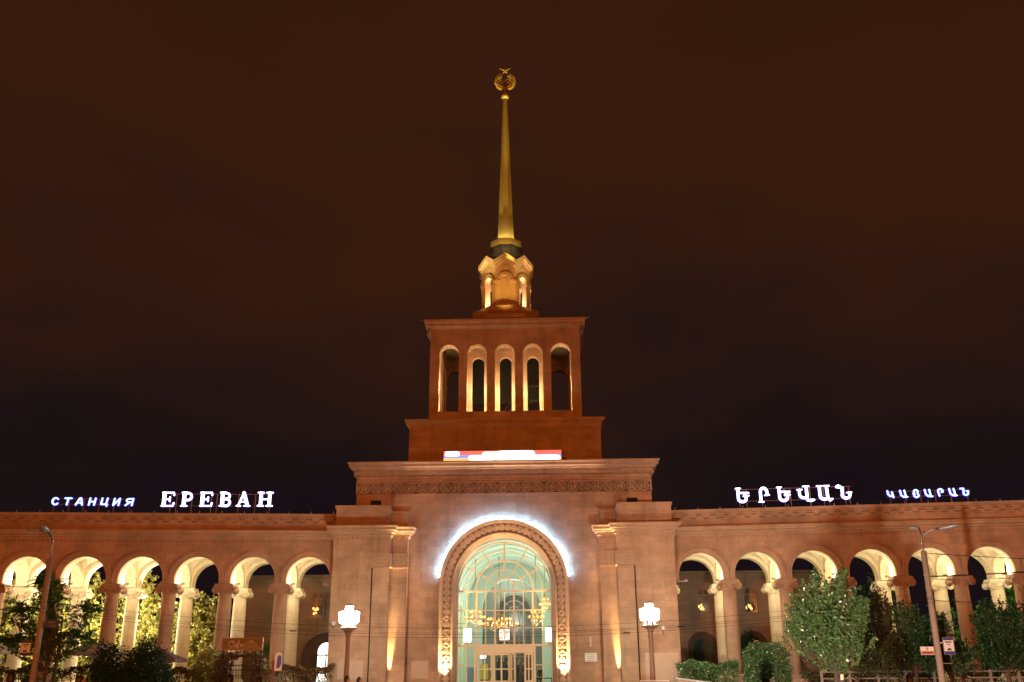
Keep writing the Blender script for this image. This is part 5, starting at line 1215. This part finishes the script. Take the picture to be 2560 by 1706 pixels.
for p in (scr(arc(.35, .5, .4, .55, 50, 320), -14.72), scr(arc(.25, .22, .2, .22, 20, 380)+[(.47, .5), (.5, .05)], -14.45), scr([(0, .1), (.2, .4), (.35, .95), (.25, 1.05), (.15, .8), (.12, -.3)], -14.27), scr([(-.05, .45), (.35, .5)], -14.24), scr([(.0, .2), (.3, .3)]+arc(.2, .25, .16, .2, 30, 320), -14.08)): capsule_stroke(b, p, .028, -9.645, .01)
for p in (scr([(0, 1.1), (.5, 1.6), (1.0, 1.2), (.6, .9), (0, 1.1)], -14.6, .2), scr([(0, 1.2), (.6, 1.5), (1.2, 1.1)], -13.6, .2)): capsule_stroke(b, p, .03, -9.645, .01)
b.build('lettering', plain('script_white', (.75, .68, .6), .5), t, (-14, -9.3, 3.2))
b = MB()
for x in (-15.05, -12.95): b.tube([(x, -9.5, 0), (x, -9.5, 3.3)], .04, 6)
b.build('post', BLACK, t, (-14, -9.3, 0))
# patio umbrellas
def umbrella(x, y, za, mt, label):
    t = thing('patio_umbrella', (x, y, 0), label, 'umbrella', 'patio umbrellas of the cafe'); b = MB(); ap = Vector((x, y, za)); n = 4; R_ = 1.35
    c = [Vector((x+R_*sx_, y+R_*sy_*.8, za-.72)) for sx_, sy_ in ((-1, -1), (1, -1), (1, 1), (-1, 1))]
    for k in range(4):
        p, q = c[k], c[(k+1) % 4]; b.grid(lambda u, v, p=p, q=q: ap.lerp(p.lerp(q, u), v)+Vector((0, 0, -.06*math.sin(PI*v))), 6, 6); b.poly([p, q, q-Vector((0, 0, .16)), p-Vector((0, 0, .16))])
    b.build('canopy', mt, t, (x, y, za)); b = MB(); b.tube([(x, y, 0), (x, y, za)], .03, 6); b.build('pole', WHITE, t, (x, y, 0))
    b = MB()
    for q in c: b.tube([(x, y, za-.1), q], .012, 4)
    b.build('ribs', GREYM, t, (x, y, za))
REDC = plain('canvas_red_brown', (.16, .08, .07), .8, 0, .08); WCAN = plain('canvas_pinkish_white', (.62, .5, .44), .8, 0, .08)
umbrella(-20.3, -5, 3.55, REDC, 'reddish canvas umbrella edge showing right of the larger juniper bush')
umbrella(-24.3, -5, 3.95, WCAN, 'pale canvas umbrella edge showing above the smaller juniper bush')
umbrella(-30.6, -5, 4.1, WCAN, 'pale canvas umbrella at the far left edge')

# ================================================================== SMALL STREET FURNITURE
t = thing('payphone_totem', (-7.95, -25, 0), 'narrow blue and white round-topped totem on two legs, lower left of centre', 'totem')
b = MB(); zt = 2.5; b.prism([(-8.10, 1.95)]+[(-7.96+.14*math.cos(q), zt+.14*math.sin(q)) for q in [PI*(1-j/10) for j in range(11)]]+[(-7.82, 1.95)], -25.05, -24.95); b.build('panel', plain('totem_white', (.7, .72, .78), .35), t, (-7.95, -25, 0))
b = MB(); b.prism([(-8.02, 2.05)]+[(-7.92+.08*math.cos(q), zt-.06+.1*math.sin(q)) for q in [PI*(1-j/10) for j in range(11)]]+[(-7.84, 2.2), (-7.9, 2.05)], -25.06, -25.051); b.build('blue_face', plain('totem_blue', (.04, .10, .5), .3), t, (-7.95, -25, 0))
b = MB()
for x in (-8.08, -7.85): b.tube([(x, -25, 0), (x, -25, 1.98)], .022, 6)
b.build('leg', GREYM, t, (-7.95, -25, 0))
b = MB(); b.tube([(-8.18, -24.9, 0), (-8.18, -24.9, 2.35)], .05, 8); b.build('post', plain('brown_post', (.28, .13, .08), .6), t, (-7.95, -25, 0))
t = thing('info_board', (8.2, -12, 0), 'low white framed board in front of the right lamp post', 'board')
b = MB(); b.box(7.5, 8.87, -12.03, -12, .4, 1.42); b.build('panel', plain('poster_pink', (.5, .3, .24), .6, 0, .4, 5), t, (8.2, -12, 0))
b = MB()
for x0, x1, z0, z1 in ((7.45, 8.92, 1.42, 1.48), (7.45, 8.92, .34, .4), (7.45, 7.5, .4, 1.42), (8.87, 8.92, .4, 1.42)): b.box(x0, x1, -12.05, -11.98, z0, z1)
b.build('frame', WHITE, t, (8.2, -12, 0)); b = MB()
for x in (7.6, 8.8): b.tube([(x, -12, 0), (x, -12, .35)], .03, 6)
b.build('leg', GREYM, t, (8.2, -12, 0))
for sx, lb in ((-1, 'grey sloping stone parapet at the foot of the left pavilion'), (1, 'grey sloping stone parapet at the foot of the right pavilion')):
    t = thing('stair_parapet', (sx*11.2, -4, 0), lb, 'parapet'); b = MB()
    b.loft([[(x, -4.2, 0), (x, -3.8, 0), (x, -3.8, z), (x, -4.2, z)] for x, z in ((sx*10.4, 1.5), (sx*12.6, 1.2))]); b.build('wall', TUFF, t, wl(t))
    b = MB(); b.loft([[(x, -4.28, z), (x, -3.72, z), (x, -3.72, z+.1), (x, -4.28, z+.1)] for x, z in ((sx*10.3, 1.51), (sx*12.7, 1.19))]); b.build('coping', plain('grey_coping', (.4, .38, .36), .7), t, wl(t))
def railing(x0, x1, y, label):
    t = thing('railing', ((x0+x1)/2, y, 0), label, 'railing'); b = MB(); n = int((x1-x0)/1.5)
    for k in range(n+1): xx = x0+(x1-x0)*k/n; b.box(xx-.06, xx+.06, y-.06, y+.06, 0, 1.9)
    b.build('posts', CONC, t, wl(t)); b = MB()
    for z in (1.45, 1.78): b.box(x0, x1, y-.03, y+.03, z, z+.07)
    b.build('rails', CONC, t, wl(t))
railing(17.5, 31, -9.2, 'white painted double railing under the dark trees on the right')
t = thing('bench', (2.6, 6.6, FLZ), 'dark bench inside the hall behind the right side window', 'bench')
b = MB(); b.box(1.9, 3.2, 6.4, 6.9, FLZ+.38, FLZ+.45); b.build('seat', BLACK, t, (2.6, 6.6, FLZ)); b = MB()
for x in (2.0, 3.1):
    for y in (6.45, 6.85): b.tube([(x, y, FLZ), (x, y, FLZ+.38)], .025, 5)
b.build('leg', BLACK, t, (2.6, 6.6, FLZ))

# ================================================================== PEOPLE
SKIN = plain('skin', (.42, .25, .17), .55, 0, .04); HAIR = plain('dark_hair', (.015, .011, .01), .5)
CLOTH = {k: plain('cloth_'+k, c, .85, 0, .15, 20) for k, c in dict(black=(.015, .015, .018), navy=(.02, .025, .05), grey=(.08, .08, .085), denim=(.03, .045, .09), brown=(.07, .045, .03), yellow=(.45, .35, .05), red=(.3, .04, .03)).items()}
def person(x, y, z, face, h, top, legs, pose, label, seated=False, hair_long=False):
    V_ = []; E_ = []; Rr = []
    def v(p, r, par=None, r2=None):
        V_.append(p); Rr.append((r, r2 or r)); i = len(V_)-1
        if par is not None: E_.append((par, i))
        return i
    zo = -.47 if seated else 0
    pel = v((0, 0, .95+zo), .145, None, .11); sp1 = v((0, .0, 1.12+zo), .135, pel, .10); ch = v((0, .01, 1.33+zo), .165, sp1, .115); nb = v((0, .0, 1.47+zo), .075, ch); nk = v((0, .015, 1.535+zo), .052, nb)
    h1 = v((0, .03, 1.60+zo), .066, nk, .08); h2 = v((0, .02, 1.675+zo), .078, h1, .095); v((0, .005, 1.73+zo), .05, h2, .06)
    for s_ in (-1, 1):
        sh = v((s_*.175, 0, 1.425+zo), .062, nb); sw = pose*s_*.12
        el = v((s_*.235, -.02+sw, 1.15+zo), .044, sh)
        if seated or pose == 0 and s_ > 0: wr = v((s_*.17, .2, 1.05+zo), .028, el); dv = Vector((-s_*.3, .7, -.1))
        else: wr = v((s_*.245, .05+sw*1.8, .92+zo), .028, el); dv = Vector((0, .25, -1))
        dv.normalize(); wp = Vector(V_[wr]); pm = v(tuple(wp+dv*.07), .034, wr, .018)
        sd = Vector((0, 1, 0)).cross(dv); sd = Vector((0, 1, 0)) if sd.length < .5 else Vector((0, .9, .2)); sd.normalize(); pp_ = Vector(V_[pm])
        for f_, fl in ((-.024, .062), (-.008, .075), (.008, .07), (.024, .055)):
            a = v(tuple(pp_+dv*.035+sd*f_), .0095, pm); c_ = v(tuple(pp_+dv*(.035+fl*.5)+sd*f_+Vector((-s_*.006, 0, 0))), .009, a); v(tuple(pp_+dv*(.035+fl)+sd*f_*.9+Vector((-s_*.02, 0, 0))), .0075, c_)
        th_ = v(tuple(wp+dv*.03+sd*.034), .011, wr); v(tuple(wp+dv*.075+sd*.052), .009, th_)
        hp = v((s_*.095, 0, .88+zo), .092, pel)
        if seated: kn = v((s_*.11, .44, .5), .06, hp); an = v((s_*.11, .46, .1), .04, kn)
        else: kn = v((s_*.10, .02-sw*1.4, .5), .06, hp); an = v((s_*.10, -.03-sw*2.4, .09), .04, kn)
        ap = Vector(V_[an]); v((ap.x, ap.y+.16, .045), .036, an, .045)
    me = bpy.data.meshes.new('tmp'); me.from_pydata(V_, E_, []); o = bpy.data.objects.new('tmp', me); col.objects.link(o)
    m_ = o.modifiers.new('s', 'SKIN'); 
    for i, r_ in enumerate(Rr): me.skin_vertices[0].data[i].radius = r_
    me.skin_vertices[0].data[0].use_root = True
    su = o.modifiers.new('u', 'SUBSURF'); su.levels = 1
    dg = bpy.context.evaluated_depsgraph_get(); m2 = bpy.data.meshes.new_from_object(o.evaluated_get(dg)); bpy.data.objects.remove(o); m2.name = 'person'
    for mm_ in (top, legs): m2.materials.append(CLOTH[mm_])
    m2.materials.append(SKIN); m2.materials.append(CLOTH['black'])
    for p in m2.polygons:
        c = p.center; p.use_smooth = True; zz = c.z-zo
        if zz > 1.51: p.material_index = 2
        elif c.z < .1: p.material_index = 3
        elif (abs(c.x) > .2 and .6 < zz < .92) or (c.y > .215 and zz > .95): p.material_index = 2
        elif zz < .93: p.material_index = 1
        else: p.material_index = 0
    o = bpy.data.objects.new('person', m2); col.objects.link(o); o.location = (x, y, z); o.rotation_euler.z = face; o.scale = (h/1.76,)*3
    tag(o, label, 'person')
    b = MB(); b.smooth = True
    b.loft([[(r_*math.cos(2*PI*k/16)*.92, -.012+yy+r_*1.12*math.sin(2*PI*k/16)*(1 if math.sin(2*PI*k/16) < 0 else .8), zz+zo) for k in range(16)] for zz, r_, yy in (((1.46, .075, -.04),) if hair_long else ((1.545, .06, -.045),))+((1.60, .082, -.03), (1.66, .093, -.012), (1.71, .090, 0), (1.75, .066, 0), (1.772, .025, 0))])
    c_ = b.build('hair', HAIR, None); c_.parent = o
    b = MB()
    for s_ in (-1, 1): b.ball((s_*.03, .098, 1.665+zo), .011, 6)
    c_ = b.build('eyes', plain('eye_dark', (.02, .02, .02), .2), None); c_.parent = o
    b = MB(); b.loft([[(-.006, .10, 1.66+zo), (.006, .10, 1.66+zo), (0, .105, 1.66+zo)], [(-.014, .10, 1.625+zo), (.014, .10, 1.625+zo), (0, .128, 1.63+zo)], [(-.01, .09, 1.615+zo), (.01, .09, 1.615+zo), (0, .10, 1.612+zo)]]); b.box(-.022, .022, .088, .101, 1.585+zo, 1.593+zo)
    c_ = b.build('nose_and_mouth', SKIN, None); c_.parent = o
    return o
person(-8.6, -44, 0, R(20), 1.80, 'black', 'denim', 1, 'person with dark hair at the bottom left corner, nearest of all')
person(-8.05, -42, 0, R(-60), 1.73, 'black', 'black', -1, 'person in black below the feathery tree trunks')
person(-4.64, -42, 0, R(-10), 1.73, 'black', 'denim', 1, 'person in black before the left half of the cafe gate')
person(-4.25, -41, 0, R(-20), 1.68, 'brown', 'black', 1, 'person in brown before the right half of the cafe gate')
person(-5.2, -25, 0, R(-80), 1.74, 'navy', 'black', 1, 'person in navy left of the left ornate lamp post')
person(-4.72, -25, 0, R(-95), 1.70, 'black', 'black', -1, 'person in black just right of the left ornate lamp post')
person(13.1, -28, 0, R(200), 1.72, 'black', 'denim', 1, 'person in black below the glossy tree, face lit orange')
person(9.8, -44, 0, R(-10), 1.62, 'black', 'black', 1, 'person with black hair left of the right concrete pole')
for x, top, f_, lb in ((-.66, 'navy', 90, 'person in navy seen through the middle door, leftmost inside'), (-.2, 'black', 200, 'person in black seen through the right pane of the middle door'), (.58, 'black', -90, 'person in black standing in the open doorway on the left'), (1.06, 'black', 90, 'person in black standing in the open doorway on the right')):
    person(x, 15, FLZ, R(f_), 1.66, top, 'black', 0, lb)
person(2.35, 6.6, FLZ, R(165), 1.66, 'black', 'black', 0, 'person in black seated inside behind the right side window', seated=True, hair_long=True)
t = thing('yellow_cabinet', (-1.62, 9, FLZ), 'yellow cabinet inside the hall behind the left door', 'cabinet')
b = MB(); b.box(-2.0, -1.45, 9, 9.4, FLZ+.35, 2.6); b.build('body', plain('yellow_paint', (.5, .40, .03), .5), t, (-1.62, 9, FLZ)); b = MB(); b.box(-2.0, -1.0, 8.9, 9.4, FLZ, FLZ+.35); b.build('plinth', BLACK, t, (-1.62, 9, FLZ))

# ground floodlights in the square that wash the wings (trees cut the right beam; the left one is added)
def flood(x, y, aim, pw, label):
    t = thing('ground_floodlight', (x, y, 0), label, 'floodlight', 'ground floodlights on the square'); a = (Vector(aim)-Vector((x, y, .45))).normalized(); s_ = a.cross(Vector((0, 0, 1))).normalized(); u_ = s_.cross(a); c = Vector((x, y, .45)); b = MB()
    b.loft([[c+a*q+s_*w_*i+u_*w_*.7*j for i, j in ((-1, -1), (1, -1), (1, 1), (-1, 1))] for q, w_ in ((-.16, .1), (0, .22))]); b.build('housing', BLACK, t, (x, y, .45))
    b = MB(); b.poly([c+a*.006+s_*.2*i+u_*.14*j for i, j in ((-1, -1), (1, -1), (1, 1), (-1, 1))]); b.build('lens', glow('flood_lens', (1, .85, .7), 20), t, (x, y, .45))
    b = MB(); b.tube([(x, y, 0), (x, y, .33)], .03, 6); b.build('foot', BLACK, t, (x, y, 0))
    lamp('floodlight', c+a*.06, pw, (1, .82, .64), .35, spot=58, aim=aim, blend=.55, parent=t)
flood(8, -38, (25, 0, 8), 23000, 'black ground floodlight aimed at the right arcade')
flood(-3, -38, (-20, 0, 8), 1500, 'added unseen black ground floodlight aimed at the left arcade')
for x, y, z, pw in ((-33.5, 5.2, 6.3, 2600), (-29, 5.0, 6.3, 2600), (-24.6, 4.8, 6.0, 1800), (30, 4.9, 6.0, 260), (35, 5.0, 6, 260)):  # hidden lamps added to brighten the courtyard trees
    t = thing('added_courtyard_lamp', (x, y, z), 'small added unseen floodlight on the courtyard side of the arcade, '+('far left' if x < -31 else 'second from the left' if x < -27 else 'third from the left' if x < 0 else 'right' if x < 33 else 'far right'), 'floodlight')
    b = MB(); b.box(x-.12, x+.12, y-.1, y+.02, z-.1, z+.1); b.build('housing', BLACK, t, (x, y, z)); b = MB(); b.tube([(x, y-.1, z), (x, y-.75, z+.1)], .025, 5); b.build('bracket', BLACK, t, (x, y, z))
    lamp('added_courtyard_light', (x, y+.15, z), pw*1.05, (1, .90, .60), .12, parent=t)
